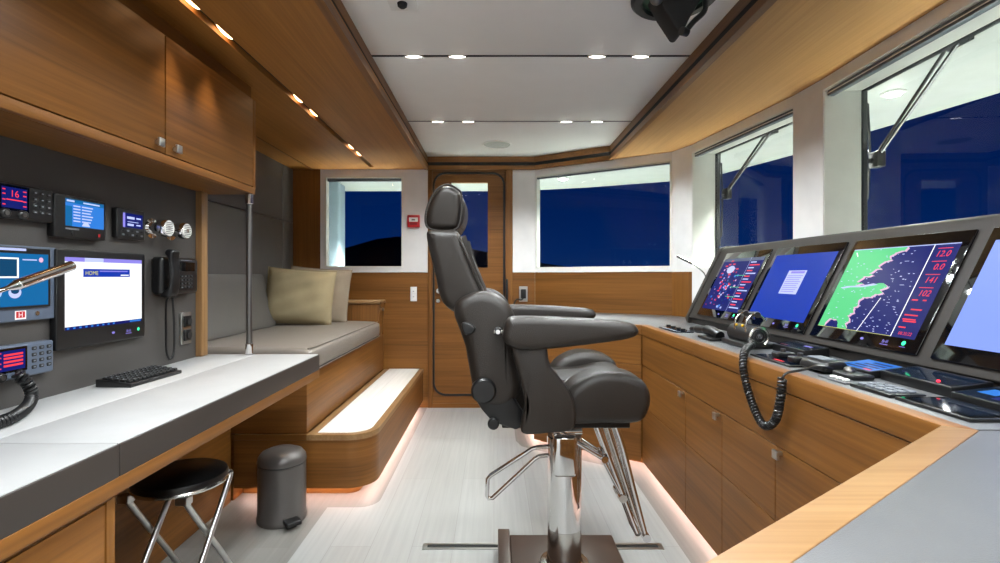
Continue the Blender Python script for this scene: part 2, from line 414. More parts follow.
# ------------------------------------------------------------------ angled forward facet A
b = MB()
b.box(0.001, LA, 0, .05, 0, 1.088, W['h'], M=MA); b.box(0, LA, 0, .05, 1.09, 1.118, M_wallgrey, M=MA); b.box(0, LA, 0, .05, 1.868, ZS, M_wallgrey, M=MA)
b.box(.0, LA, .05, .058, .25, 1.118, M_ext, M=MA); b.box(.15, .33, YB, YB+.06, 0, 1.088, W['h']); b.box(.15, .335, YB, YB+.06, 1.09, ZS, M_wallgrey)
struct(b.build('wall_forward'))
def window(name, Mx, x0, x1, z0, z1, yg, white, rail_y):
    w = sroot(name, Mx); b = MB(); m = M_white if white else M_black; t = .013 if white else .007
    for a0, a1, c0, c1 in ((x0, x0+t, z0, z1), (x1-t, x1, z0, z1), (x0+t, x1-t, z0, z0+t), (x0+t, x1-t, z1-t, z1)):
        b.box(a0, a1, yg-(.035 if white else .004), yg+.02, c0, c1, m)
    b.build('window_frame', w)
    MB().add([(x0+t, yg, z0+t), (x1-t, yg, z0+t), (x1-t, yg, z1-t), (x0+t, yg, z1-t)], [(0, 1, 2, 3)], M_glass).build('pane', w)
    b = MB(); b.box(x0+.01, x1-.01, rail_y, rail_y+.028, z1-.030, z1-.004, M_alu, .003); b.box(x0+.01, x1-.01, rail_y-.002, rail_y+.002, z1-.019, z1-.016, M_plate)
    b.build('blind_rail', w); return w
window('window_2', MA, .004, LA-.002, 1.118, 1.868, .035, True, .002)
# right side wall facets with deep reveals
D = .165
A1o, P2o, P3o, P4o = off(MA, LA, D+.02), off(MB_, 0, D+.02), off(MB_, LB, D+.02), off(MC, 0, D+.02)
P2a = off(MA, LA+.03, D+.02)
b = MB()
b.prism([A1, P2, P2o, A1o], 1.088, ZS, M_wallgrey); b.prism([A1, P2, P2o, A1o], 0, 1.088, W['z'])
b.prism([P3, P4, P4o, P3o], 0, ZS, M_wallgrey)
P5o = off(MC, LC, D+.02)
b.prism([P5, (1.39, .85), (1.60, .85), P5o], 0, ZS, M_wallgrey); b.box(1.37, 1.42, YR, .85, 0, ZS, M_wallgrey)
for Mx, L in ((MB_, LB), (MC, LC)):
    b.box(0, L, 0, D+.02, 0, 1.112, M_wallgrey, M=Mx); b.box(0, L, 0, D+.02, 1.868, ZS+.02, M_wallgrey, M=Mx)
for Mx, L in ((MB_, LB), (MC, LC)):                            # white painted window linings
    b.box(0, .004, .004, D, 1.112, 1.868, M_white, M=Mx); b.box(L-.004, L, .004, D, 1.112, 1.868, M_white, M=Mx)
    b.box(0, L, .004, D, 1.112, 1.116, M_white, M=Mx); b.box(0, L, .004, D, 1.864, 1.868, M_white, M=Mx)
struct(b.build('wall_right'))
window('window_3', MB_, 0, LB, 1.112, 1.868, D, False, .012)
window('window_4', MC, 0, LC, 1.112, 1.868, D, False, .012)
# ------------------------------------------------------------------ outside: deck overhang, lamps, wipers, bulkhead, hill, sea
ov_in = [(-2.3, YB+.07), off(MA, -.02, .06), off(MA, LA, .06), off(MB_, 0, .2), off(MB_, LB, .2), off(MC, LC, .2), (1.62, 0)]
ov_out = [(2.45, 0), (2.45, 1.5), (2.37, 2.34), (2.22, 3.03), (2.12, 3.55), (1.90, 4.26), (1.61, 4.526), (.9, 4.85), (.41, 5.0), (-.1, 5.06), (-2.3, 5.06)]
struct(MB().prism(ov_in+ov_out, ZS, ZS+.06, mat('overhang_paint', (178, 182, 178), .5)).build('exterior_overhang'))
dk = [(-2.3, YB+.07), off(MA, 0, .06), off(MA, LA, .06), off(MB_, 0, .2), off(MB_, LB, .2), off(MC, LC, .2), (1.62, 0)]
struct(MB().prism(dk+ov_out, .2, .25, M_ext).build('exterior_bounce_deck'))  # unseen white deck, added to bounce the spots up onto the overhang
struct(MB().box(-1.62, -1.41, 4.55, 4.75, .25, ZS, mat('bulkhead_grey_blue', (128, 142, 152), .5), .02).build('exterior_pillar'))
hp = [(-40, -3)]
for x, z in ((-40, 2.2), (-30, 2.6), (-24, 2.5), (-20, 3.0), (-17, 3.9), (-14.5, 4.6), (-12, 4.9), (-8, 4.4), (-2, 3.2), (6, 1.6), (14, .5), (20, -1), (20, -3)): hp.append((x, z+H))
struct(MB().prism(hp, 62, 75, M_navy, 'y').build('hill'))
struct(MB().box(-400, 400, -400, 400, -3.2, -3.0, M_sea).build('sea'))
def wiper(Mx, name, label, jx, jz, tx, tz, z0, z1, bs):
    t = thing(name, label, 'wiper', Mx)
    y = .215; b = MB()
    for d in (0, .05): b.tube([(tx+d, y, tz), (jx+d*.5+.005, y, jz+.03)], .006, M_black, 8)
    b.box(tx-.03, tx+.07, y-.02, y+.03, tz-.01, tz+.015, M_black, .003); b.build('wiper_arm', t)
    b = MB(); b.box(jx-.02, jx+.035, y-.018, y+.018, jz-.03, jz+.04, M_black, .006); b.cyl((jx, y-.03, jz), (jx, y+.02, jz), .012, M_black); b.build('wiper_joint', t)
    b = MB(); zm = (z0+z1)/2
    b.tube([(bs, y-.01, z0), (bs-.005, y-.012, zm), (bs, y-.01, z1)], .005, M_black, 6)
    b.tube([(bs, y, z0+.06), (bs+.014, y, zm), (bs, y, z1-.06)], .005, M_black, 6)
    b.tube([(bs, y, zm), (jx, y, jz)], .006, M_black, 6); b.build('wiper_blade', t)
wiper(MB_, 'window_wiper', 'black twin-rod wiper outside the narrow window left of the wide column', .045, 1.59, .42, 1.88, 1.26, 1.87, -.012)
wiper(MC, 'window_wiper', 'black twin-rod wiper outside the large window nearest the chart screens', .015, 1.555, .37, 1.89, 1.34, 1.88, -.035)
# ------------------------------------------------------------------ lamps
def spot(loc, watts, col, parent=None, ang=120, blend=.6, r=.03, name='spot'):
    l = bpy.data.lights.new(name, 'SPOT'); l.energy = watts; l.color = col; l.spot_size = math.radians(ang); l.spot_blend = blend; l.shadow_soft_size = r
    o = bpy.data.objects.new(name, l); C.objects.link(o); o.location = loc
    if parent: o.parent = parent
    return o
def downlight(x, y, z, label, group, lens, watts, col, r, cat='ceiling lamp', ang=120):
    t = thing('ceiling_spotlight', label, cat, (x, y, z), group)
    Sx = Matrix.Diagonal((1.5, .42, 1, 1))
    b = MB(); b.lathe([(r*1.0, .004), (r*1.0, -.002), (r*1.25, -.002), (r*1.3, .004)], M_chromes, 24, Sx); b.build('bezel', t)
    MB().lathe([(0, -.004), (r*.8, -.003), (r*1.0, .0), (r*1.0, .004)], lens, 24, Sx).build('lens', t)
    spot((0, 0, -.02), watts, col, t, 144, .55); return t
WCOL = (.93, .985, 1); PW = 18
rows = {3.106: 'in the far black ceiling joint', 2.184: 'in the nearer black ceiling joint'}
posn = {-.35: 'leftmost spotlight', -.16: 'second spotlight from the left', .45: 'third spotlight from the left', .64: 'rightmost spotlight'}
for y in rows:
    for x in posn:
        downlight(x, y, ZC, 'small white %s %s' % (posn[x], rows[y]), 'spotlights '+rows[y], E_spot, PW, WCOL, .024)
for y in (1.262, .339, -.584, -1.1):                                  # rest of the ceiling's lamps, out of view; rearmost row added for bounce
    for x in (-.35, -.16, .45, .64):
        l = spot((x, y, ZC-.02), PW, WCOL, None, 144, .55)
gl = [(3.575, 'farthest warm lamp in the dark ceiling slot, by the far wall'), (3.38, 'second farthest warm lamp in the dark ceiling slot'), (2.68, 'farther lamp of the middle pair in the ceiling slot'), (2.466, 'nearer lamp of the middle pair in the ceiling slot'), (1.795, 'farther lamp of the nearest pair in the ceiling slot above the cabinet doors'), (1.589, 'nearest warm lamp in the ceiling slot, above the large cabinet door')]
for y, lb in gl:
    t = thing('slot_lamp', lb, 'ceiling lamp', (-.963, y, ZS+.02), 'warm lamps in the left ceiling slot')
    Sy = Matrix.Diagonal((.9, 4.2, 1, 1))
    b = MB(); b.lathe([(.0165, .006), (.0165, -.002), (.0135, -.002), (.0135, .006)], M_dsteel, 20, Sy); b.build('bezel', t)
    MB().lathe([(0, -.012), (.009, -.010), (.0135, -.002), (.0135, .005)], E_warm, 20, Sy).build('lens', t)
    spot((0, 0, -.03), 7, (1, .80, .58), t, 52, .8, .012)
for x, y, z, lb in ((.606, 4.39, ZS, 'white dome lamp on the deckhead outside the wide far window'), (1.865, 2.337, ZS, 'white dome lamp on the deckhead outside the large right window')):
    t = thing('exterior_ceiling_lamp', lb, 'exterior lamp', (x, y, z))
    MB().lathe([(.05, 0), (.05, -.006), (.036, -.009)], M_plate, 24).build('bezel', t)
    MB().lathe([(.036, -.006), (.03, -.014), (.015, -.018), (0, -.019)], emit('deck_lamp_dome', (255, 255, 245), 45), 24).build('dome', t)
for x, y, p, a in ((-1.05, 4.5, 2300, 64), (.606, 4.39, 250, 125), (.9, 4.5, 1300, 64), (-.25, 4.6, 1300, 64), (1.95, 3.3, 320, 125), (1.865, 2.337, 300, 125), (1.9, 2.75, 1100, 64), (1.98, 1.4, 2400, 64)):  # besides the domes' own light, unseen spots added to brighten the overhang
    spot((x, y, ZS-.06), p, (.96, 1, .95), None, a, .5, .22)
# LED strips tucked under the step and the console toe
led = [(-1.2, 2.40), (-.67, 2.40)]+[(-.67+.05*math.sin(a), 2.45-.05*math.cos(a)) for a in [PI/2*k/6 for k in range(1, 7)]]+[(-.62, 4.0)]
def strip(path, w, z, name, label):
    b = MB(); P = [Vector((p[0], p[1], 0)) for p in path]
    for p, q in zip(P, P[1:]):
        Mx, L = seg(p, q); b.box(0, L, -w/2, w/2, z, z+.004, E_led, M=Mx)
    return tag(b.build(name), label, 'led strip')
strip(led, .012, .055, 'led_strip', 'pinkish white light strip under the lip of the wooden step')
strip([(.868, .95), (.868, 2.80), (.27, 3.215), (.27, 3.9)], .012, .043, 'led_strip', 'pinkish white light strip along the foot of the right console')
# ------------------------------------------------------------------ settee, step, cushions
def rc(x0, x1, y0, y1, r, n=8):                                # plan with a rounded corner at (x1,y0)
    return [(x0, y1), (x0, y0)]+[(x1-r+r*math.sin(a), y0+r-r*math.cos(a)) for a in [PI/2*k/n for k in range(n+1)]]+[(x1, y1)]
t = thing('step', 'curved teak step with pale inlaid tread in front of the settee', 'step', (-.9, 3.2, 0))
T = lambda pts: [(p[0]+.9, p[1]-3.2) for p in pts]
b = MB()
pl = T(rc(-1.225, -.57, 2.355, 4.02, .13)); b.prism(pl, .06, .285, W['h']); b.build('riser', t)
b = MB(); pl = T(rc(-.882, -.567, 2.352, 4.02, .133)); b.prism(pl, .286, .312, WE['y']); b.box(-.325, .0175, -.845, -.80, .287, .312, W['h']); b.build('edge_band', t)
b = MB(); b.prism(T(rc(-.84, -.60, 2.385, 4.02, .10)), .312, .3145, M_step); b.build('tread', t)
b = MB(); b.prism(T(rc(-1.225, -.66, 2.44, 4.02, .06)), 0, .06, W['h']); b.build('plinth', t)
t = thing('settee', 'built-in teak settee base with wooden end arm under the left window', 'settee', (-1.25, 3.2, 0))
b = MB()
b.box(XL+1.25+.005, -.885+1.25, -.835, .8, .3145, .595, W['h'], .004); b.box(XL+1.25+.005, -1.23+1.25, -.84, .8, 0.0, .312, W['h'])
b.build('base', t)
b = MB(); b.prism([(.36, .3145), (.36, .60), (.375, .845), (-.36, .845), (-.36, .3145)], .63, .79, W['z'], 'y', .004); b.build('arm', t)
b = MB(); b.box(-.365, .385, .618, .80, .846, .872, WE['x'], .008); b.build('arm_cap', t)
MB().cyl((.372, .72, .80), (.386, .72, .80), .013, M_steel).build('peg', t)
b = MB()
sq = smooth([(XL+.01, .60), (XL+.01, .66), (XL+.01, .715), (-1.2, .722), (-.95, .718), (-.88, .708), (-.862, .68), (-.868, .62), (-.90, .598), (-1.25, .597)], 5)
b.puff(sq, 2.36, 3.805, .03, M_seat)
o = b.build('seat_cushion'); tag(o, 'long light taupe leather seat cushion on the settee', 'cushion')
b = MB(); b.tube([(-.872, 2.385, .612), (-.866, 2.45, .611), (-.866, 3.72, .611), (-.872, 3.78, .612)], .004, M_leather2, 6); b.build('piping', o)
b = MB(); b.tube([(-.885, 2.38, .7135), (-.878, 2.45, .712), (-.878, 3.72, .712), (-.885, 3.79, .7135)], .0035, M_seatside, 6); b.build('piping', o)
bc = smooth([(XL+.004, .725), (XL+.006, .9), (XL+.008, 1.05), (XL+.03, 1.068), (XL+.055, 1.05), (-1.53, .88), (-1.48, .74), (-1.50, .724), (-1.56, .722)], 5)
b = MB(); b.puff(bc, 2.30, 3.42, .03, M_panel2); tag(b.build('back_cushion'), 'grey leather back cushion leaning on the panelled left wall', 'cushion')
def pillow(name, label, M, w, h, d, m):
    N = 22; vs = []; fs = []
    for s in (1, -1):
        for i in range(N+1):
            for j in range(N+1):
                u, v = 2*i/N-1, 2*j/N-1
                e = max(0, (1-u**4))**.55*max(0, (1-v**4))**.55
                k = 1-.05*(1-abs(u)**3)*abs(v)**3; k2 = 1-.05*(1-abs(v)**3)*abs(u)**3
                wr = .006*math.sin(7*u+3*v)*e*(1 if s > 0 else .4)+.004*math.sin(11*v-5*u)*e
                vs.append((u*w/2*k2, s*(d/2*e)+wr, v*h/2*k))
    n1 = (N+1)**2
    for s in (0, 1):
        for i in range(N):
            for j in range(N):
                q = [s*n1+i*(N+1)+j, s*n1+(i+1)*(N+1)+j, s*n1+(i+1)*(N+1)+j+1, s*n1+i*(N+1)+j+1]; fs.append(q if s else q[::-1])
    b = MB(); b.add(vs, fs, m); bmesh.ops.remove_doubles(b.bm, verts=b.bm.verts[:], dist=.0004); bmesh.ops.recalc_face_normals(b.bm, faces=b.bm.faces[:])
    o = b.build(name); o.matrix_world = M; tag(o, label, 'pillow')
    e = MB(); pts = []
    for a, c in (((-1, -1), (1, -1)), ((1, -1), (1, 1)), ((1, 1), (-1, 1)), ((-1, 1), (-1, -1))):
        for k in range(10):
            u, v = a[0]+(c[0]-a[0])*k/10, a[1]+(c[1]-a[1])*k/10
            pts.append((u*w/2*(1-.05*(1-abs(v)**3)*abs(u)**3), 0, v*h/2*(1-.05*(1-abs(u)**3)*abs(v)**3)))
    e.tube(pts, .004, m, 6, True); e.build('piping', o)
    return o
pillow('throw_pillow', 'large sand beige square pillow leaning on the settee', Matrix.Translation((-1.352, 3.48, .916)) @ Matrix.Rotation(math.radians(4), 4, 'Y') @ Matrix.Rotation(math.radians(10), 4, 'Z') @ Matrix.Rotation(math.radians(-14), 4, 'X'), .46, .395, .15, M_pillow)
pillow('throw_pillow', 'greyish pillow partly hidden behind the sand beige pillow', Matrix.Translation((-1.295, 3.70, .915)) @ Matrix.Rotation(math.radians(4), 4, 'Y') @ Matrix.Rotation(math.radians(8), 4, 'Z') @ Matrix.Rotation(math.radians(-12), 4, 'X'), .44, .42, .14, M_pillow2)
# ------------------------------------------------------------------ overhead cabinet
t = thing('overhead_cabinet', 'long dark teak overhead cabinet above the left desk', 'cabinet', (-1.14, 1.3, 1.412))
z_ = lambda z: z-1.412
b = MB(); b.box(-.095, .09, -1.5, .86, .0, z_(1.80), W['y']); b.build('body', t)
b = MB(); b.box(-.095, .037, -1.5, .97, z_(1.80), z_(ZS-.001), W['y']); b.build('cornice', t)
b = MB(); b.box(.09, .11, -1.5, .86, 0, z_(1.4405), W['y'], .003); b.box(.09, .11, .84, .86, z_(1.4405), z_(1.815), W['z']); b.build('rail', t)
for y0, y1, ky, lb in ((.271, .837, .31, 'smaller cabinet door'), (-.30, .265, .225, 'large cabinet door'), (-.876, -.306, -.84, 'near door')):
    d = MB().box(.091, .11, y0, y1, z_(1.4435), z_(1.815), W['y'], .0015, 2).build('door', t)
    b = MB(); b.box(.11, .122, ky-.006, ky+.006, z_(1.462), z_(1.474), M_steel); b.box(.122, .130, ky-.013, ky+.013, z_(1.455), z_(1.481), M_steel, .002); b.build('knob', d)
t = thing('support_pole', 'slim steel pole between the desk end and the overhead cabinet', 'pole', (-1.045, 2.135, .727))
MB().cyl((0, 0, 0), (0, 0, .683), .012, M_dsteel).build('pole', t)
b = MB(); b.cyl((0, 0, 0), (0, 0, .045), .016, M_chrome, bev=.002); b.build('collar', t)
b = MB(); b.cyl((0, 0, .64), (0, 0, .684), .016, M_chrome, bev=.002); b.build('collar', t)
# ------------------------------------------------------------------ desk and pedestal
DT = .725
t = thing('desk', 'long wall desk with grey leather top and dark edge', 'desk', (-.99, .9, 0))
b = MB()
for x0, x1 in ((-.245, -.031), (-.028, .236)):
    for y0, y1 in ((-2.3, .101), (.104, 1.245)):
        b.box(x0, x1, y0, y1, DT-.02, DT, M_desk, .0015, 2)
b.box(-.245, .234, -2.3, 1.244, DT-.03, DT-.006, M_deskedge); b.build('worktop', t)
b = MB(); b.box(.21, .24, -2.3, .1015, DT-.067, DT-.002, M_deskedge, .002); b.box(.21, .24, .1035, 1.25, DT-.067, DT-.002, M_deskedge, .002)
b.box(-.245, .21, 1.2, 1.25, DT-.067, DT-.021, M_deskedge); b.build('apron', t)
b = MB(); b.box(.19, .24, -2.3, 1.25, DT-.1, DT-.067, W['y'], .002); b.box(-.245, .19, 1.2, 1.25, DT-.1, DT-.067, W['x']); b.build('rail', t)
MB().box(-.245, .236, 1.246, 1.252, DT-.012, DT-.001, WE['x']).build('end_strip', t)
t = thing('desk_pedestal', 'teak cupboard under the near end of the left desk', 'cabinet', (-1.0, .2, 0))
b = MB(); b.box(-.23, .225, -.8, .805, 0.0, .624, W['y']); b.box(.225, .238, .784, .805, 0.0, .624, W['z']); b.box(.225, .238, -.8, .784, .615, .624, W['y']); b.build('body', t)
MB().box(.2255, .237, -.2, .781, .03, .612, W['y'], .0015, 2).build('door', t)
# ------------------------------------------------------------------ keyboard
t = thing('keyboard', 'compact black keyboard lying on the grey desk', 'keyboard', Matrix.Translation((-1.135, 1.612, DT)) @ Matrix.Rotation(math.radians(-3), 4, 'Z'))
b = MB(); b.prism([(-.058, 0), (.055, 0), (.055, .012), (-.058, .024)], -.113, .113, M_black, 'y', .003); b.build('body', t)
b = MB()
for r in range(5):
    for c in range(12):
        x = .038-r*.0185; z = .0138+(.055-x)*.106; y = -.098+c*.0178
        b.box(x-.007, x+.007, y-.007, y+.007, z-.002, z+.0055, M_blackm, .0015, 1)
        b.quad(x-.002, x+.003, y-.003, y+.002, M_key, z+.0058)
b.build('keys', t)
# ------------------------------------------------------------------ equipment on the left wall   (local x = along wall away from camera, y = up, z = out)
Z_ = lambda v: H+v
def flatbody(t, w, h, d, m, bev=.004, name='body'):
    return MB().box(-w/2, w/2, -h/2, h/2, 0, d, m, bev).build(name, t)
t = thing('wall_monitor', 'large black monitor showing a white page on the left wall', 'monitor', onl(1.533, -.065, .045, .022))
flatbody(t, .345, .281, .045, M_black, .006, 'bezel')
b = MB(); sx0, sx1, sy0, sy1 = -.147, .155, -.087, .118; z = .0458
b.quad(sx0, sx1, sy0, sy1, E_white, z); b.quad(sx0, sx1, sy1-.012, sy1, E_lav, z+.0004); b.quad(-.08, -.01, sy1-.012, sy1, E_pale, z+.0006); b.quad(sx0, sx1, sy0, sy0+.009, E_navy, z+.0004)
b.quad(-.085, .10, .062, .086, E_dblue, z+.0004); b.text('HOME', -.078, .068, .017, E_yel, z+.0008); b.quad(-.025, .09, .078, .081, E_lav, z+.0007); b.quad(.06, .095, .066, .069, E_white, z+.0007)
for k in range(9): b.quad(sx0+.006+k*.021, sx0+.014+k*.021, sy0+.002, sy0+.007, E_sky, z+.0008)
b.quad(.10, .15, sy0+.002, sy0+.007, E_sky, z+.0008); b.build('screen', t)
MB().ball((.03, -.112, .0455), .005, E_lav, 10, (1.3, .8, .2)).build('touch_button', t)
MB().text('Brill', .095, -.117, .012, E_lav, .0457, 'CENTER').quad(.082, .108, -.122, -.120, E_lav, .0457).build('touch_button', t)
MB().ball((.14, -.112, .0455), .0055, E_led_g, 10, (1, 1, .2)).build('touch_button', t)
t = thing('marine_display', 'blue screen monitor with a red emblem on its grey frame', 'monitor', onl(1.147, -.02, .04, .02))
b = MB(); b.box(-.225, .225, -.095, .097, 0, .03, M_mframe, .004); b.box(-.21, .201, -.062, .092, .03, .04, M_black, .003); b.build('frame', t)
b = MB(); sx0, sx1, sy0, sy1 = -.19, .193, -.056, .077; z = .0405
b.quad(sx0, sx1, sy0, sy1, E_teal, z); b.quad(.02, .11, .015, .066, E_white, z+.0004); b.quad(.025, .105, .019, .062, E_teald, z+.0008); b.quad(-.1, .02, .052, .057, E_white, z+.0004); b.quad(-.1, .06, .036, .040, E_sky, z+.001)
b.quad(0.0, .13, .0835, .0895, E_pale, z)
for x in (-.06, .05, .10):
    b.poly([(x+.017*math.cos(2*PI*k/14), -.021+.015*math.sin(2*PI*k/14)) for k in range(14)], E_pale, z+.0004)
    b.poly([(x+.011*math.cos(2*PI*k/14), -.017+.008*math.sin(2*PI*k/14)) for k in range(14)], E_teald, z+.0008)
b.quad(.12, .16, .06, .063, E_pale, z+.0004); b.ball((.172, .062, z), .007, E_pink, 10, (1, 1, .1)); b.build('screen', t)
b = MB(); b.quad(.105, .135, -.09, -.068, M_plate, .0306); b.quad(.108, .132, -.086, -.07, M_red, .031); b.text('H', .120, -.0845, .018, M_plate, .0314, 'CENTER'); b.build('emblem', t)
MB().cyl((.165, -.078, .03), (.165, -.078, .035), .006, M_chromes, n=14).build('button', t)
def radio(name, label, M, w, h, d, txt, mframe):
    t = thing(name, label, 'radio', M)
    flatbody(t, w, h, d, mframe, .006)
    b = MB(); x0, x1, y0, y1 = -.25*w, .1*w, -.22*h, .36*h; z = d+.0004
    b.quad(x0-.006, x1+.006, y0-.006, y1+.006, M_glassblack, z); b.quad(x0, x1, y0, y1, E_navy, z+.0004)
    if txt:
        b.text(txt, (x0+x1)/2, y0+.028, .024, E_red, z+.0008, 'CENTER')
        b.quad(x0+.012, x1-.012, y0+.019, y0+.022, E_red, z+.0008)
    else:
        for q in (.010, .019, .028, .036): b.quad(x0+.016, x1-.006, y0+q, y0+q+.005, E_red, z+.0008)
    for q in (.006, .018, .032, .043):
        if y0+q+.003 < y1: b.quad(x0+.002, x0+.010, y0+q, y0+q+.003, E_red, z+.0008)
        if txt: b.quad(x1-.011, x1-.002, y0+q, y0+q+.003, E_red, z+.0008)
    b.build('screen', t)
    b = MB()
    for r in range(4):
        for c in range(3):
            x, y = .22*w+c*.105*w, .32*h-r*.19*h
            b.box(x-.0065, x+.0065, y-.0045, y+.0045, d-.002, d+.004, M_blackm, .0015, 1); b.quad(x-.003, x+.003, y-.0015, y+.002, M_key, d+.0043)
    b.build('keypad', t)
    for x in (-.22*w, .02*w):
        b = MB(); b.cyl((x, -.38*h, d), (x, -.38*h, d+.02), .0125, M_black, .0105, 20, .002); b.cyl((x, -.38*h, d+.02), (x, -.38*h, d+.0215), .006, M_dsteel, n=14); b.build('knob', t)
    return t
radio('marine_radio', 'black radio with a glowing number 16, highest on the left wall', onl(1.255, .187, .045, .022), .19, .088, .045, '16', M_black)
radio('marine_radio', 'radio with red display and keypad, low on the wall above the curled cord', onl(1.243, -.213, .05, .026), .205, .084, .05, '', M_mframe)
t = thing('plotter_display', 'square black plotter showing a blue list above the large monitor', 'display', onl(1.438, .166, .05, .024))
flatbody(t, .178, .118, .05, M_black, .006, 'bezel')
b = MB(); z = .0505; x0, x1, y0, y1 = -.056, .08, -.026, .05
b.quad(x0, x1, y0, y1, E_sky, z); b.quad(x0, x0+.022, y0, y1-.02, E_teal, z+.0004); b.quad(x0, x1, y1-.011, y1, E_teal, z+.0004)
for k in range(6):
    yy = y1-.020-k*.0085
    b.quad(x0+.026, x0+.050, yy, yy+.0035, E_pale, z+.0008); b.quad(x0+.055, x0+.095-.004*(k % 3), yy, yy+.0035, E_pale, z+.0008)
b.quad(x0+.004, x0+.03, y1-.008, y1-.003, E_pale, z+.0008); b.quad(x0+.06, x0+.12, y1-.008, y1-.004, E_pale, z+.0008)
b.poly([(x0+.055, y0+.003), (x0+.085, y0+.003), (x0+.075, y0+.017), (x0+.06, y0+.012)], E_pale, z+.0009); b.build('screen', t)
MB().box(.058, .066, -.05, -.041, .05, .053, M_red, .001).build('button', t)
b = MB(); b.quad(-.056, -.01, -.036, -.031, M_key, .0506); b.build('lettering', t)
MB().cyl((-.03, -.047, .05), (-.03, -.047, .054), .006, M_blackm, n=14).build('button', t)
t = thing('instrument_display', 'small black instrument with dark blue screen left of the chrome fittings', 'display', onl(1.643, .17, .045, .02))
flatbody(t, .128, .098, .045, M_black, .007, 'bezel')
b = MB(); z = .0455; b.quad(-.04, .05, -.012, .034, E_navy, z); b.quad(-.04, -.03, -.012, .034, E_lav, z+.0004)
for x0, x1, y0, y1 in ((-.022, .012, .016, .024), (.02, .042, .018, .023), (-.02, .008, -.006, .001), (-.02, .03, .006, .008), (.02, .04, -.004, 0)): b.quad(x0, x1, y0, y1, E_pale, z+.0004)
b.build('screen', t)
b = MB()
for r in range(2):
    for c in range(5): b.box(-.044+c*.021, -.034+c*.021, -.026-r*.013, -.02-r*.013, .045, .049, M_key if (c+r) % 2 else M_blackm, .001, 1)
b.build('keypad', t)
for y, lb in ((1.80, 'left of the two round chrome fittings with slotted faces'), (1.905, 'right of the two round chrome fittings, next to the teak post')):
    t = thing('chrome_wall_fitting', lb, 'wall fitting', onleft(y, Z_(.172)) @ Matrix.Diagonal((1.2, 1.2, 1, 1)), 'chrome wall fittings')
    b = MB(); b.lathe([(0, 0), (.03, 0), (.03, .004), (.018, .006), (.018, .03), (.026, .034), (.027, .06), (.024, .066), (0, .066)], M_chrome, 32); b.build('body', t)
    b = MB(); b.lathe([(0, .0672), (.022, .0672), (.022, .066)], M_plate, 28)
    for k in range(-3, 4): b.box(-.016, .016, k*.0055-.001, k*.0055+.001, .067, .0684, M_dsteel)
    b.cyl((0, 0, .066), (0, 0, .0695), .006, M_chrome, n=14); b.build('face', t)
# telephone
t = thing('wall_telephone', 'black wall telephone with handset on its left', 'telephone', onleft(1.90, Z_(.003)))
b = MB(); b.box(-.105, .115, -.07, .068, .0, .045, M_black, .014, 4); b.build('body', t)
b = MB(); b.box(-.005, .085, .015, .05, .044, .0475, M_glassblack, .001, 1); b.quad(.0, .07, .055, .058, M_key, .0456); b.build('display', t)
b = MB()
for r in range(4):
    for c in range(4): b.box(-.005+c*.021, .009+c*.021, -.008-r*.014, .001-r*.014, .044, .049, M_blackm, .0015, 1); b.quad(0+c*.021, .005+c*.021, -.005-r*.014, -.002-r*.014, M_key, .0494)
b.build('keypad', t)
hs = smooth([(-.08, .03), (-.08, .062), (-.05, .075), (0, .078), (.06, .075), (.088, .078), (.095, .055), (.08, .045), (.055, .058), (0, .064), (-.045, .056), (-.06, .036)], 4)
b = MB(); b.puff([(p[0], p[1]) for p in hs], -.024, .024, .01, M_black, M=Matrix.Translation((-.075, 0, 0)) @ Matrix(((0, 1, 0, 0), (1, 0, 0, 0), (0, 0, 1, 0), (0, 0, 0, 1)))); b.build('handset', t)
b = MB(); b.tube(spline([(-.07, -.075, .05), (-.06, -.1, .03), (-.05, -.2, .022), (-.045, -.28, .02), (-.025, -.315, .02), (-.002, -.29, .02), (0, -.2, .02), (-.01, -.08, .02), (-.012, -.06, .02)]), .0042, M_black, 8); b.build('cord', t)
t = thing('wall_socket', 'steel plate with two black sockets below the telephone', 'socket', onleft(1.995, Z_(-.208)))
MB().box(-.032, .032, -.063, .063, 0, .008, M_steel, .002).build('plate', t)
for y in (.027, -.027):
    b = MB(); b.box(-.022, .022, y-.022, y+.022, .008, .018, M_black, .004); b.cyl((0, y, .018), (0, y, .022), .015, M_blackm, n=20); b.build('socket', t)
# handset hanging at the edge of frame, curled cord
t = thing('radio_handset', 'black handset hanging on the wall at the left edge', 'handset', onleft(1.165, Z_(.075)))
b = MB(); b.puff(smooth([(-.03, 0.02), (-.03, .05), (.0, .06), (.03, .05), (.03, .02), (0, .012)], 5), -.06, .06, .012, M_black); b.build('body', t)
b = MB(); b.box(-.02, .02, -.05, .05, 0, .02, M_blackm, .004); b.build('cradle', t)
b = MB(); coil([(-1.19, 1.25, .815), (-1.175, 1.262, .785), (-1.172, 1.268, .757), (-1.15, 1.235, .742), (-1.10, 1.155, .741), (-1.08, 1.09, .741), (-1.08, .95, .741)], .0105, .0042, .0095, M_black, b)
tag(b.build('coiled_cord'), 'black coiled cord hanging from the lower radio onto the left desk', 'cord')
# reading lamp
t = thing('reading_lamp', 'chrome tube lamp head crossing in front of the blue screen', 'lamp', (-1.02, .80, DT))
b = MB(); b.lathe([(0, 0), (.04, 0), (.04, .008), (.012, .016), (0, .016)], M_chrome, 24); b.build('base', t)
b = MB(); b.tube(spline([(0, 0, .01), (.0, .02, .15), (.012, .10, .26), (.022, .18, .295), (.022, .25, .318)]), .005, M_chrome, 10); b.build('stem', t)
b = MB(); p0, p1 = Vector((.022, .245, .316)), Vector((.02, .385, .360)); b.cyl(p0, p1, .0115, M_chrome, n=20, bev=.002); b.cyl(p0-(p1-p0).normalized()*.02, p0, .005, M_chrome, .0105, 20); b.build('lamp_head', t)
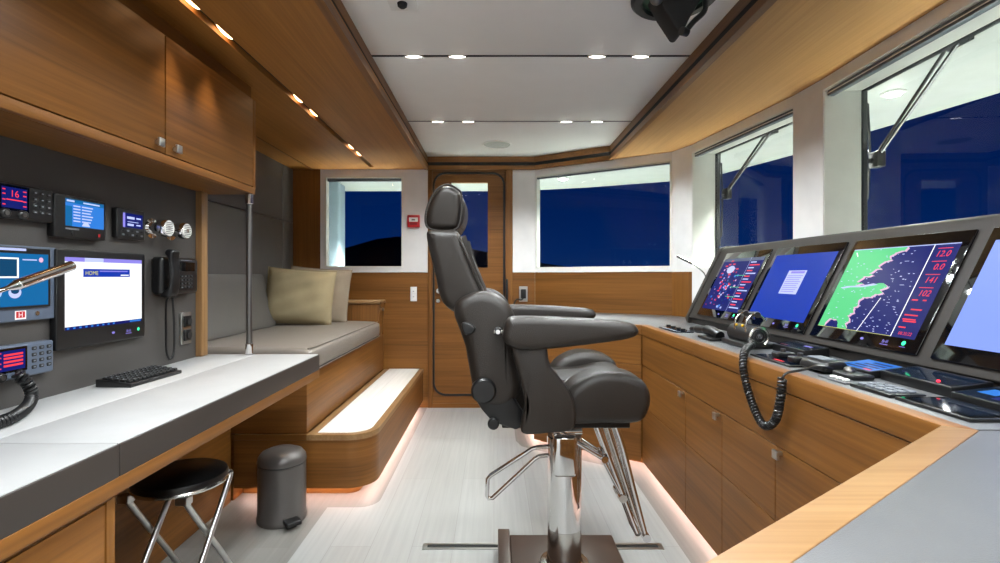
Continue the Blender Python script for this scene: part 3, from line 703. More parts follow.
# ------------------------------------------------------------------ bin and stool
t = thing('pedal_bin', 'anthracite pedal bin standing beside the step', 'bin', Matrix.Translation((-.928, 2.19, 0)) @ Matrix.Rotation(math.radians(42), 4, 'Z'))
MB().lathe([(0, 0), (.1, 0), (.103, .006), (.103, .02), (.1, .03), (.0985, .245), (.0, .245)], M_bin, 48).build('body', t)
MB().lathe([(.0975, .246), (.0975, .25)], M_black, 48).build('gap_ring', t)
MB().lathe([(.1, .25), (.101, .256), (.098, .275), (.085, .292), (.06, .303), (.03, .308), (0, .309)], M_bin, 48).build('lid', t)
b = MB(); b.prism([(-.03, -.15), (.03, -.15), (.034, -.135), (.03, -.09), (-.03, -.09), (-.034, -.135)], .018, .036, M_black, bev=.005); b.box(-.02, .02, -.12, -.09, 0, .018, M_black, .003); b.build('pedal', t)
b = MB(); b.box(-.03, .03, .088, .112, .2, .27, M_black, .006); b.build('hinge', t)
t = thing('folding_stool', 'round black folding stool with steel legs under the desk edge', 'stool', Matrix.Translation((-.985, 1.575, 0)) @ Matrix.Rotation(math.radians(-4), 4, 'Z') @ Matrix.Diagonal((.95, .95, 1.035, 1)))
MB().lathe([(0, .40), (.132, .40), (.139, .406), (.14, .414), (.136, .424), (.12, .431), (0, .433)], M_black, 48).build('seat', t)
MB().lathe([(.1, .397), (.1405, .397), (.142, .402), (.1385, .408)], M_chromes, 48).build('seat_rim', t)
for dx in (-.105, .085):
    MB().tube(spline([(dx, -.10, .395), (dx, -.085, .36), (dx*1.03, .1, .12), (dx*1.06, .17, .012)]), .0095, M_steel, 12).build('leg', t)
    s = .016 if dx < 0 else -.016
    MB().tube(spline([(dx+.02, .10, .395), (dx+.02, .085, .36), (dx+.02, -.1, .12), (dx+.022, -.17, .012)]), .0095, M_steel, 12).build('leg', t)
MB().tube([(-.11, .155, .03), (.09, .155, .03)], .008, M_blackm, 10).build('crossbar', t)
MB().tube([(-.088, -.155, .03), (.108, -.155, .03)], .008, M_blackm, 10).build('crossbar', t)
for x0 in (.065, -.125): MB().box(x0, x0+.04, -.12, -.09, .375, .4, M_steel, .004).build('bracket', t)
# ------------------------------------------------------------------ right console
XN = .816; CT = .788; C0, C1 = (.816, 2.76), (.25, 3.14)
t = thing('helm_console', 'long teak console with doors under the row of screens', 'console', (1.1, 1.8, 0))
S = lambda pts: [(p[0]-1.1, p[1]-1.8) for p in pts]
def ofs(p, q, d):                                              # shift a segment to the right-hand inside by d
    tt = Vector((q[0]-p[0], q[1]-p[1])).normalized(); nn = Vector((tt.y, -tt.x))*d
    return (p[0]+nn.x, p[1]+nn.y), (q[0]+nn.x, q[1]+nn.y)
wallside = [(1.36, .62), (1.39, 1.1), (1.42, 2.178), (1.415, 2.383), (1.287, 3.27), (1.222, 3.445), (.32, 4.015), (.255, 4.015)]
b = MB()
b.prism(S([(.828, .94), (.828, 2.772), (.262, 3.15)]+[(.262, 3.96)]+wallside[::-1][1:]+[(1.35, .94)]), .05, .75, W['h']); b.build('carcass', t)
b = MB(); b.prism(S([(.90, .94), (.90, 2.80), (.30, 3.21), (.30, 3.9), (1.2, 3.3), (1.3, .94)]), 0, .05, W['h']); b.build('plinth', t)
b = MB(); b.prism(S([(XN, .912), C0, C1, (.25, 3.96), (.285, 3.945), (.285, 3.165), (.856, 2.782), (.856, .882)]), .734, CT, W['y'], bev=.002); b.build('nosing', t)
b = MB(); b.prism(S([(.856, .89), (.856, 2.782), (.285, 3.165), (.285, 3.945)]+wallside[::-1][1:-1]+[(1.35, .89)]), CT-.03, CT-.001, M_cons, bev=.001); b.build('worktop', t)
b = MB(); b.box(.8195-1.1, .828-1.1, .93-1.8, 2.765-1.8, .5695, .731, W['y'], .001, 1); b.build('fascia', t)
for (y0, y1) in ((.93, 1.456), (1.459, 1.796), (1.799, 2.139), (2.142, 2.762)):
    for z0, z1 in ((.348, .5665), (.035, .345)):
        d = MB().box(.8195-1.1, .828-1.1, y0-1.8, y1-1.8, z0, z1, W['y'], .001, 1).build('door', t)
        if z0 > .3:
            k = {.93: y1-.03, 1.459: None, 1.799: y0+.02, 2.142: y0+.02}[y0]
            if k:
                b = MB(); b.box(.806-1.1, .8195-1.1, k-.006-1.8, k+.006-1.8, .55, .56, M_steel); b.box(.798-1.1, .807-1.1, k-.013-1.8, k+.013-1.8, .538, .563, M_steel, .002); b.build('knob', d)
Mf, Lf = seg(C1, C0)
b = MB(); b.box(.0, Lf-.005, .001, .008, .5695, .731, W['h'], .001, 1, M=Matrix.Translation((-1.1, -1.8, 0)) @ Mf)
b.box(.0, Lf-.005, .001, .008, .035, .5665, W['h'], .001, 1, M=Matrix.Translation((-1.1, -1.8, 0)) @ Mf); b.build('front_panel', t)
# near peninsula counter
t = thing('side_counter', 'grey leather counter with pale oak edge nearest the camera', 'counter', (.9, .6, 0))
S = lambda pts: [(p[0]-.9, p[1]-.6) for p in pts]
q0, q1 = (.816, .912), (.09, .397)
r0, r1 = (.856, .882), (.117, .358)
b = MB(); b.prism(S([q0, q1, (.117, .358), r0]), .75, CT, WE['x'], bev=.0015); b.build('edge_band', t)
b = MB(); b.prism(S([r0, r1, (.14, .33), (1.35, .33), (1.35, .882)]), .75, CT-.001, M_cons, bev=.001); b.build('worktop', t)
b = MB(); b.prism(S([(.82, .79), (.2, .35), (1.3, .35), (1.3, .79)]), 0.0, .75, W['x']); b.build('body', t)
# screen housing
UX, UZ = .4427, .8967
t = thing('screen_housing', 'dark brown sloping console hood holding the row of four screens', 'console hood', (1.25, 1.8, CT))
b = MB(); pr = [(1.145, 0), (1.145, .030), (1.13, .034), (1.319, .417), (1.327, .431), (1.342, .438), (1.40, .440), (1.40, 0)]
b.prism([(p[0]-1.25, p[1]) for p in pr], .55-1.8, 2.9-1.8, M_housing, 'y', .004); b.build('hood', t)
b = MB(); b.prism([(1.120-1.25, .03), (1.318-1.25, .433), (1.36-1.25, .446), (1.40-1.25, .446), (1.40-1.25, 0), (1.13-1.25, 0)], 2.9-1.8, 2.935-1.8, M_housing, 'y', .005); b.build('end_cheek', t)
def onslope(y, s): return frame((1.13+UX*s, y, CT+.034+UZ*s), (0, -1, 0), (UX, 0, UZ))
def helm_screen(label, y, draw, off_=False):
    t = thing('helm_screen', label, 'monitor', onslope(y, .2135), 'helm screens')
    MB().box(-.2275, .2275, -.19, .19, .0005, .008, M_glassblack, .003).build('bezel', t)
    b = MB(); draw(b, -.2035, .2035, -.1475, .1505, .0086); b.build('screen', t)
    MB().ball((.02, -.168, .0085), .0055, E_lav, 10, (1.3, .8, .2)).build('touch_button', t)
    MB().text('Brill', .11, -.170, .014, E_lav, .0086, 'CENTER').quad(.095, .125, -.176, -.174, E_lav, .0086).build('touch_button', t)
    MB().ball((.175, -.162, .0085), .007, E_led_g, 12, (1, 1, .2)).quad(.165, .185, -.174, -.1725, E_lav, .0086).build('touch_button', t)
    return t
def draw_radar(b, x0, x1, y0, y1, z):
    b.quad(x0, x1, y0, y1, E_navy, z); rnd = random.Random(3); w, h = x1-x0, y1-y0
    b.quad(x0, x1, y1-.018, y1, emit('screen_slate', (96, 104, 130), 1), z+.0003)
    for k in range(150):
        a, r = rnd.uniform(0, 2*PI), abs(rnd.gauss(0, .085)); cx, cy = x0+.36*w+r*math.cos(a)*1.2, y0+.45*h+r*math.sin(a)*1.3
        if x0+.01 < cx < x0+.68*w and y0+.01 < cy < y1-.03:
            q = rnd.uniform(.002, .009); b.quad(cx-q, cx+q, cy-q*.7, cy+q*.7, rnd.choice([E_pale, E_sky, E_red, E_pink, E_dblue, E_sky, E_teald]), z+.0005+k*3e-6)
    for k in range(14):
        cx, cy = x0+rnd.uniform(.03, .5)*w, y0+rnd.uniform(.1, .95)*h; b.quad(cx, cx+.025, cy, cy+.007, E_red, z+.0011)
    b.poly([(x0+.30*w+.04*math.cos(2*PI*k/20), y0+.78*h+.022*math.sin(2*PI*k/20)) for k in range(20)], E_pale, z+.0012)  # pale ellipse: a lamp's flare painted onto the radar picture
    b.quad(x0+.695*w, x0+.70*w, y0, y1, E_pale, z+.0012)
    for k in range(17): b.quad(x0+.73*w, x0+(.86+.1*(k % 3 == 0))*w, y0+.02+k*.0155, y0+.026+k*.0155, E_red if k % 2 else E_pale, z+.0012)
    for yy in (.26, .44, .66): b.quad(x0+.5*w, x0+.75*w, y0+yy*h, y0+yy*h+.003, E_green, z+.0013)
def draw_blue(b, x0, x1, y0, y1, z):
    b.quad(x0, x1, y0, y1, E_dblue, z); w, h = x1-x0, y1-y0
    px0, px1, py0, py1 = x0+.38*w, x0+.68*w, y0+.38*h, y0+.74*h
    b.quad(px0, px1, py0, py1, E_pale, z+.0004); b.quad(px0+.02, px1-.01, py1-.014, py1-.004, E_lav, z+.0008)
    for k in range(9): b.quad(px0+.008, px1-.01-.006*(k % 3), py1-.026-k*.009, py1-.023-k*.009, E_lav, z+.0008)
def draw_chart(b, x0, x1, y0, y1, z):
    w, h = x1-x0, y1-y0; X = lambda u: x0+u*w; Y = lambda v: y0+v*h; rnd = random.Random(5)
    b.quad(x0, x1, y0, y1, E_navy, z)
    coast = [(0, 1), (.56, 1), (.545, .95), (.47, .93), (.43, .89), (.46, .85), (.40, .83), (.36, .78), (.40, .74), (.34, .73), (.30, .68), (.36, .665), (.26, .65), (.21, .58), (.29, .56), (.15, .52), (.05, .50), (.17, .54), (.30, .52), (.40, .56), (.50, .57), (.55, .53), (.49, .49), (.54, .45), (.47, .44), (.44, .40), (.36, .40), (.33, .35), (.35, .30), (.31, .27), (.34, .21), (.29, .16), (.34, .10), (.30, .07), (.35, .0), (.235, .0), (.225, .06), (.19, .10), (.10, .10), (.075, .05), (.08, 0), (0, 0)]
    fine = []
    for i in range(len(coast)-1):
        (u0, v0), (u1, v1) = coast[i], coast[i+1]
        for q in range(4 if 0 < i < len(coast)-4 else 1):
            f = q/4; j = .008 if q else .004
            fine.append((min(.75, max(0, u0+(u1-u0)*f+rnd.uniform(-j, j)*(0 < u0 < .9 and 0 < i))), min(1, max(0, v0+(v1-v0)*f+(rnd.uniform(-j, j) if 0 < v0 < 1 else 0)))))
    coast = fine+[coast[-1]]
    cp = [(X(u), Y(v)) for u, v in coast]
    ring = []
    for i, (u, v) in enumerate(coast[1:-1]): ring.append((u+.012, v))
    halo = [(X(u), Y(v)) for u, v in [(0, 1)]+[(min(1, u+(.022 if v > .02 and v < .99 else 0)), max(0, v-(.012 if v > .02 and v < .99 else 0))) for u, v in coast[1:-1]]+[(0, 0)]]
    b.poly(halo, E_pink, z+.0003); b.poly(cp, E_green, z+.0006)
    b.poly([(X(u), Y(v)) for u, v in ((.09, .49), (.05, .5), (.13, .525), (.29, .535), (.40, .565), (.45, .55), (.30, .515), (.17, .51))], E_pale, z+.0009)
    for k in range(190):
        u, v = rnd.uniform(.02, .77), rnd.uniform(.02, .98); q = rnd.uniform(.0012, .0024)
        land = u < .30+.24*(v > .56)+.25*(v > .85)-.02
        m = E_pale
        if land and rnd.random() < .6: continue
        b.quad(X(u)-q*1.6, X(u)+q*1.6, Y(v)-q*.6, Y(v)+q*.6, m, z+.001+k*2e-6)
    for u, v, l in ((.55, .62, .03), (.62, .35, .03), (.60, .82, .04), (.66, .55, .04)): b.quad(X(u), X(u+l), Y(v), Y(v)+.0015, E_pale, z+.0014)
    b.add([(X(.46), Y(0), z+.0014), (X(.468), Y(0), z+.0014), (X(.548), Y(.40), z+.0014), (X(.54), Y(.40), z+.0014)], [(0, 1, 2, 3)], E_white)
    b.quad(X(.795), X(.803), y0, y1, E_white, z+.0014); b.quad(x0, x1, y1-.003, y1, E_pale, z+.0014); b.quad(X(.0), X(.8), y0, y0+.0015, E_yel, z+.0014)
    for st, v in (('12.0', .86), ('0.0', .72), ('141', .58), ('102', .44)):
        b.text(st, X(.955), Y(v), .027, E_red, z+.0015, 'RIGHT', .15); b.quad(X(.84), X(.955), Y(v)+.0255, Y(v)+.0275, E_red, z+.0015)
    for v, u0, u1 in ((.39, .83, .88), (.39, .92, .95), (.29, .86, .95), (.23, .83, .94), (.185, .83, .94), (.165, .84, .95), (.10, .83, .89)): b.quad(X(u0), X(u1), Y(v), Y(v)+.004, E_red, z+.0015)
    b.text('08:35:22', X(.965), Y(.03), .0135, E_red, z+.0015, 'RIGHT'); b.add([(X(.04), Y(.955), z+.0015), (X(.075), Y(.90), z+.0015), (X(.085), Y(.905), z+.0015), (X(.05), Y(.96), z+.0015)], [(0, 1, 2, 3)], E_white)
def draw_peri(b, x0, x1, y0, y1, z):
    b.quad(x0, x1, y0, y1, E_peri, z); b.poly([(x0+.13, y0+.16), (x0+.19, y0+.16), (x0+.18, y0+.172), (x0+.15, y0+.17)], E_pale, z+.0004)
    b.quad(x0+.16, x0+.164, y0+.08, y0+.10, E_pale, z+.0004); b.quad(x0+.23, x0+.35, y0+.10, y0+.2, E_pale, z+.0004)
helm_screen('radar screen with red and blue echoes, farthest of the helm screens', 2.565, draw_radar)
helm_screen('plain royal blue screen with a small pale notice', 2.065, draw_blue)
helm_screen('chart screen with green land and red figures', 1.573, draw_chart)
helm_screen('pale periwinkle blue screen at the right edge', 1.075, draw_peri)
# ------------------------------------------------------------------ things lying on the console
def pad(name, label, cat, x0, x1, y0, y1, h, top, side=M_black, rz=0, tilt=0):
    t = thing(name, label, cat, Matrix.Translation(((x0+x1)/2, (y0+y1)/2, CT-.001)) @ Matrix.Rotation(rz, 4, 'Z'))
    w, l = (x1-x0)/2, (y1-y0)/2
    MB().prism([(-w, 0), (w, 0), (w, h+tilt), (-w, h)], -l, l, side, 'y', .0015).build('body', t)
    ang = math.atan2(tilt, 2*w)
    Mx = Matrix.Translation((0, 0, h+tilt/2+.0008)) @ Matrix.Rotation(-ang, 4, 'Y')
    return t, w, l, Mx
t, w, l, Mx = pad('glass_touchpad', 'glossy black glass touch panel at the corner of the oak edge', 'control panel', .885, .996, .93, 1.105, .007, M_glassblack)
b = MB(); b.quad(-w+.006, w-.006, -l+.006, l-.006, M_glassblack, 0, Mx); b.quad(-w+.02, w-.012, -l+.02, l-.02, M_blueblack, .0004, Mx); b.build('glass', t)
t, w, l, Mx = pad('keypad_panel', 'black keypad with rows of grey keys on the console edge', 'keypad', .882, .965, 1.115, 1.24, .008, M_black)
b = MB()
for r in range(3):
    for c in range(4): b.box(-.03+r*.022, -.014+r*.022, -.05+c*.027, -.03+c*.027, -.001, .004, M_key, .001, 1, Mx)
b.build('keys', t)
t, w, l, Mx = pad('trackball_unit', 'flat black plate with a trackball and pale buttons', 'trackball', .88, .985, 1.255, 1.36, .005, M_black, M_cons)
b = MB(); b.box(-.02, .04, -.035, .045, .0, .014, M_black, .006, 3, Mx); b.ball((.01, .02, .014), .014, M_dsteel, 16, M=Mx); b.build('trackball', t)
for y in (-.035, -.012, .012): MB().box(-.044, -.030, y-.006, y+.006, 0, .006, M_plate, .0015, 1, Mx).build('button', t)
t, w, l, Mx = pad('control_touchpad', 'small panel with a glowing blue face below the chart screen', 'control panel', 1.0, 1.095, 1.33, 1.46, .018, None, M_black, 0, .012)
b = MB(); b.quad(-w+.004, w-.004, -l+.004, l-.004, E_sky, 0, Mx)
for k in range(4): b.quad(-.035+k*.018, -.025+k*.018, -.05, .05-.012*k, E_navy, .0004, Mx)
b.quad(-.042, -.034, -.055, -.03, E_red, .0006, Mx); b.build('screen', t)
t, w, l, Mx = pad('control_box', 'low black box with one red light under the two right screens', 'control box', 1.02, 1.115, 1.115, 1.32, .024, None, M_black, 0, .012)
b = MB(); b.quad(-w+.006, w-.006, -l+.006, l-.006, M_blueblack, 0, Mx); b.ball((-.03, -.05, .0), .004, emit('red_led', (255, 40, 60), 4), 10, M=Mx); b.build('face', t)
t, w, l, Mx = pad('control_touchpad', 'black panel with painted-on blue reflections below the periwinkle screen', 'control panel', 1.0, 1.11, .93, 1.095, .02, None, M_black, 0, .012)
b = MB(); b.quad(-w+.004, w-.004, -l+.004, l-.004, M_blueblack, 0, Mx); b.quad(-.02, .02, .02, .06, E_sky, .0005, Mx); b.quad(-.04, .04, -.06, .01, E_navy, .0005, Mx); b.build('screen', t)  # blue reflections on the panel put in as glowing patches
t, w, l, Mx = pad('control_box', 'low black box with a painted red highlight below the royal blue screen', 'control box', 1.03, 1.115, 1.66, 1.85, .024, None, M_black, 0, .01)
b = MB(); b.quad(-w+.006, w-.006, -l+.006, l-.006, M_blueblack, 0, Mx); b.quad(-.03, -.02, .03, .07, E_dred, .0004, Mx); b.quad(.0, .01, -.06, -.02, E_lav, .0004, Mx); b.build('face', t)  # red highlight put in as a glowing patch on the face
t, w, l, Mx = pad('control_pad', 'flat black control plate behind the handset cord', 'control panel', .88, 1.0, 1.49, 1.72, .006, None, M_black)
b = MB(); b.quad(-w+.01, w-.01, -l+.01, l-.01, M_blueblack, 0, Mx)
b.quad(-.045, -.035, -.05, .0, E_red, .0006, Mx); b.quad(.035, .042, .03, .09, E_red, .0006, Mx); b.build('face', t)
for y in (-.07, .02): MB().box(-.03, .03, y-.02, y+.02, 0, .02, M_black, .006, 3, Mx).cyl((-.0, y, .02), (.0, y, .03), .008, M_dsteel, n=14, M=Mx).build('lever', t)
t, w, l, Mx = pad('control_pad', 'black plate with small knobs beside the nosing, left of the throttle', 'control panel', .87, .96, 2.40, 2.64, .006, None, M_blueblack)
b = MB()
for y in (-.10, -.04, .03, .10): MB().cyl((.0, y, 0), (.0, y, .012), .012, M_black, n=16, bev=.002, M=Mx).build('knob', t)
b.quad(-.04, -.03, -.1, .1, M_key, .0004, Mx); b.build('marking', t)
# joystick lever
t = thing('joystick_control', 'black joystick lying low on the console left of the throttle', 'joystick', (.95, 2.15, CT))
b = MB(); b.box(-.05, .05, -.07, .06, 0, .012, M_black, .004); b.build('base', t)
b = MB(); b.tube(spline([(0, -.05, .02), (-.005, .0, .032), (-.01, .06, .034), (-.015, .15, .028), (-.02, .2, .022)]), [.02]*9+[.021]*8+[.018]*8+[.013]*8, M_black, 14); b.build('grip', t)
# throttle
t = thing('throttle_lever', 'black engine throttle with round end cap and chrome levers', 'throttle', (.99, 1.96, CT))
b = MB(); b.box(-.055, .055, -.10, .10, 0, .02, M_black, .006); b.build('base', t)
b = MB(); b.cyl((0, -.09, .045), (0, .095, .045), .036, M_black, n=32, bev=.006); b.build('barrel', t)
b = MB(); b.lathe([(.036, 0), (.0385, .002), (.0385, .006), (.034, .008), (.03, .004), (.022, .006), (.02, .003), (.010, .004), (.008, .010), (0, .011)], M_chromes, 32, frame((0, -.09, .045), (1, 0, 0), (0, 0, 1))); b.build('end_cap', t)
b = MB(); b.lathe([(.029, .005), (.023, .007), (.021, .0045), (.012, .0055)], M_black, 32, frame((0, -.09, .045), (1, 0, 0), (0, 0, 1))); b.build('cap_face', t)
for y in (-.055, .03):
    b = MB(); b.tube(spline([(-.03, y, .06), (-.028, y, .10), (0.0, y, .125), (.03, y, .118), (.045, y, .10)]), .0045, M_chrome, 10); b.build('lever', t)
    b = MB(); b.tube(spline([(.0, y-.028, .125), (.012, y-.0, .126), (.0, y+.028, .125)]), .011, M_black, 12); b.build('grip', t)
for y in (-.03, .02): MB().ball((-.03, y, .08), .006, M_gold, 12).build('button', t)
# handset with coiled cord over the nosing
t = thing('radio_handset', 'black handset lying on the console with coiled cord over the edge', 'handset', (.94, 1.40, CT+.006))
b = MB(); b.puff(smooth([(-.03, .0), (-.034, .014), (-.02, .028), (.02, .03), (.034, .018), (.03, .0)], 4), -.03, .085, .01, M_black); b.build('body', t)
b = MB(); b.box(-.02, .022, .0, .07, .029, .033, M_key, .002); b.build('face', t)
b = MB(); T0 = Vector((.94, 1.40, CT+.006))
b.tube(spline([Vector(p)-T0 for p in ((.93, 1.372, .805), (.89, 1.372, .812), (.85, 1.375, .802), (.808, 1.38, .792), (.796, 1.382, .775))]), .0035, M_black, 8)
coil([Vector(p)-T0 for p in ((.797, 1.382, .778), (.795, 1.388, .72), (.796, 1.41, .66), (.796, 1.445, .628), (.796, 1.485, .622), (.796, 1.53, .655), (.796, 1.575, .715), (.797, 1.60, .77), (.815, 1.63, .806), (.86, 1.70, .815), (.93, 1.80, .812), (.96, 1.87, .815))], .0088, .0042, .0095, M_black, b); b.build('coiled_cord', t)
# gooseneck lamp at the far end of the hood
t = thing('reading_lamp', 'thin chrome chart lamp arching beyond the radar screen', 'lamp', (1.27, 2.99, CT))
b = MB(); b.lathe([(0, 0), (.03, 0), (.03, .008), (.01, .014), (0, .014)], M_chromes, 20); b.build('base', t)
b = MB(); b.tube(spline([(0, 0, .01), (.0, 0, .2), (-.005, 0, .27), (-.03, 0, .305), (-.09, 0, .352)]), .004, M_chromes, 8); b.build('stem', t)
b = MB(); b.cyl((-.085, 0, .349), (-.175, 0, .392), .009, M_chromes, n=14, bev=.002); b.build('lamp_head', t)
# ------------------------------------------------------------------ helm chair  (centre .26, 1.84)
t = thing('helm_chair', 'large taupe leather helm chair on a chrome pedestal', 'chair', (.26, 1.84, 0))
head = smooth([(-.37, 1.335), (-.386, 1.357), (-.42, 1.371), (-.452, 1.356), (-.478, 1.318), (-.493, 1.265), (-.486, 1.226), (-.444, 1.214), (-.388, 1.220), (-.372, 1.265)], 6)
hr = MB().puff(head, -.14, .14, .028, M_leather, 6).build('headrest', t)
MB().puff(smooth([(-.386, 1.335), (-.363, 1.322), (-.362, 1.27), (-.380, 1.232), (-.41, 1.28)], 6), -.108, .108, .022, M_leather).build('front_pad', hr)
MB().tube([(p[0]*.998-.0008, -.139, p[1]) for p in head], .0035, M_leather2, 6, True).build('piping', hr)
up = smooth([(-.478, 1.212), (-.483, 1.179), (-.457, 1.067), (-.43, .97), (-.36, .93), (-.285, .96), (-.292, 1.007), (-.318, 1.06), (-.363, 1.166), (-.384, 1.209), (-.428, 1.214)], 5)
bk = MB().puff(up, -.195, .195, .03, M_leather, 6).build('backrest', t)
MB().puff(smooth([(-.375, 1.195), (-.352, 1.155), (-.305, 1.05), (-.272, .96), (-.29, .94), (-.33, 1.05)], 5), -.13, .13, .02, M_leather).build('back_pad', bk)
MB().tube(spline([(-.388, -.178, 1.20), (-.362, -.188, 1.155), (-.314, -.190, 1.045), (-.284, -.188, .975)]), .004, M_leather2, 6).build('piping', bk)
wing = smooth([(-.388, .945), (-.366, .88), (-.348, .823), (-.333, .735), (-.318, .671), (-.27, .64), (-.21, .65), (-.175, .70), (-.18, .763), (-.192, .832), (-.19, .915), (-.212, .968), (-.258, 1.003), (-.312, 1.010), (-.372, .985)], 5)
for s in (-1, 1):
    y0, y1 = sorted((s*.275, s*.155)); MB().puff(wing, y0, y1, .035, M_leather, 6).build('back_bolster', t)
MB().puff(smooth([(-.38, .97), (-.36, .85), (-.33, .7), (-.27, .66), (-.22, .70), (-.235, .82), (-.25, .95), (-.31, .99)], 5), -.165, .165, .02, M_leather).build('lumbar_pad', t)
arm = smooth([(-.232, .895), (-.222, .925), (-.19, .937), (-.05, .934), (.07, .927), (.148, .919), (.169, .906), (.171, .888), (.142, .872), (.034, .856), (-.08, .843), (-.16, .837), (-.208, .846), (-.231, .868)], 5)
for s in (-1, 1):
    y0, y1 = sorted((s*.36, s*.265)); a = MB().puff(arm, y0, y1, .022, M_leather, 6).build('armrest', t)
    sup = smooth([(-.207, .86), (-.16, .865), (-.106, .86), (-.092, .793), (-.068, .762), (-.038, .722), (-.015, .669), (-.012, .62), (-.03, .592), (-.1, .584), (-.172, .583), (-.176, .62), (-.166, .669), (-.183, .75), (-.203, .82)], 4)
    y0, y1 = sorted((s*.335, s*.277)); MB().puff(sup, y0, y1, .012, M_leather, 4).build('arm_support', t)
bol = smooth([(-.035, .64), (-.027, .69), (.012, .73), (.076, .756), (.15, .753), (.21, .73), (.236, .684), (.228, .629), (.194, .596), (.079, .592), (-.03, .594)], 5)
for s in (-1, 1):
    y0, y1 = sorted((s*.275, s*.13)); MB().puff(bol, y0, y1, .03, M_leather, 6).build('seat_bolster', t)
MB().puff(smooth([(-.24, .60), (-.24, .70), (-.1, .705), (.05, .705), (.16, .725), (.215, .71), (.232, .66), (.215, .61), (.1, .594), (-.1, .594)], 5), -.14, .14, .02, M_leather).build('seat_cushion', t)
MB().box(-.235, .175, -.245, .245, .574, .592, M_black, .004).build('seat_plate', t)
for y0 in (-.27, .22): MB().prism([(-.335, .70), (-.27, .73), (-.2, .68), (-.15, .60), (-.19, .575), (-.265, .60), (-.30, .64)], y0, y0+.05, M_black, 'y', .008).build('recline_bracket', t)
MB().cyl((-.292, -.262, .703), (-.292, -.296, .703), .039, M_black, n=28, bev=.006).build('recline_disc', t)
MB().cyl((-.262, -.26, .598), (-.262, -.285, .598), .018, M_black, n=20, bev=.004).build('recline_knob', t)
b = MB(); b.puff(smooth([(-.362, .91), (-.342, .916), (-.318, .90), (-.326, .882), (-.352, .880)], 5), -.292, -.27, .006, M_black); b.build('back_knob', t)
b = MB(); b.cyl((-.248, -.27, .888), (-.248, -.30, .888), .013, M_black, n=18, bev=.003); b.cyl((-.248, -.30, .888), (-.248, -.305, .888), .007, M_chrome, n=14); b.box(-.262, -.225, -.30, -.285, .882, .894, M_chromes, .003); b.build('arm_knob', t)
PX, PY = -.012, -.075
b = MB(); b.cyl((PX, PY, .03), (PX, PY, .18), .0595, M_chromes, n=48); b.build('lower_column', t)
b = MB(); b.cyl((PX, PY, .176), (PX, PY, .50), .0610, M_chrome, n=48, bev=.003); b.build('column', t)
b = MB(); b.box(PX-.045, PX+.035, PY-.066, PY+.06, .372, .515, M_chrome, .014, 4); b.cyl((PX, PY, .47), (PX, PY, .575), .035, M_chromes, n=28); b.box(-.09, .09, -.15, .1, .55, .575, M_dsteel, .004)
b.tube([(-.055, PY-.03, .52), (.045, PY-.03, .52)], .012, M_chrome, 12); b.build('column_head', t)
b = MB(); b.tube([Vector(p) for p in ((-.05, -.06, .455), (-.105, -.065, .452), (-.125, -.065, .447), (-.272, -.065, .352), (-.282, -.065, .34), (-.285, -.065, .28), (-.279, -.065, .270), (-.265, -.065, .272), (-.115, -.065, .412), (-.10, -.065, .420), (-.05, -.06, .425))], .0075, M_chrome, 12); b.build('lever_loop', t)
fr = MB()
for y in (-.115, -.045):
    fr.tube([(.09, y, .56), (.233, y, .175)], .009, M_chrome, 12); fr.tube(spline([(.155, y, .56), (.185, y, .47), (.222, y, .32), (.262, y, .165)]), .0095, M_chrome, 12)
    fr.tube([(.125, y, .56), (.246, y, .18)], .008, M_chromes, 10)
    fr.tube([(-.03, y, .52), (.118, y, .43)], .009, M_chrome, 12); fr.tube([(.11, y, .44), (.235, y, .20)], .007, M_chrome, 10)
    fr.cyl((.183, y-.012, .295), (.183, y+.012, .295), .014, M_chromes, n=18); fr.cyl((.264, y-.014, .16), (.264, y+.014, .16), .014, M_chrome, n=18)
    fr.cyl((.12, y-.014, .43), (.12, y+.014, .43), .012, M_chrome, n=18)
fr.tube([(.262, -.125, .163), (.262, -.035, .163)], .009, M_chrome, 10); fr.tube([(.235, -.12, .175), (.235, -.04, .175)], .011, M_dsteel, 10); fr.box(.075, .175, -.13, -.03, .552, .575, M_dsteel, .004)
fr.build('footrest_frame', t)
b = MB(); b.box(-.20, .20, -.28, .115, .0062, .05, M_base, .006); b.build('base_plate', t)
b = MB(); b.box(-.245, -.20, -.28, .105, .0062, .078, M_base, .004); b.cyl((-.222, .104, .055), (-.222, .11, .055), .006, M_chrome, n=14); b.build('base_flange', t)
b = MB(); b.lathe([(.088, .05), (.085, .054), (.066, .058), (.061, .068)], M_chromes, 40, Matrix.Translation((PX, PY, 0))); b.build('floor_collar', t)
for y, lb in ((1.949, 'flat steel floor rail crossing behind the chair pedestal'),):
    tt = thing('floor_rail', lb, 'floor rail', (.19, y, .005))
    b = MB(); b.box(-.467, .467, -.022, -.011, -.004, .003, M_steel); b.box(-.467, .467, .011, .022, -.004, .003, M_steel); b.box(-.467, -.45, -.011, .011, -.004, .003, M_steel); b.box(.45, .467, -.011, .011, -.004, .003, M_steel); b.build('frame', tt)
    MB().box(-.45, .45, -.011, .011, -.004, .001, M_gap).build('slot', tt)
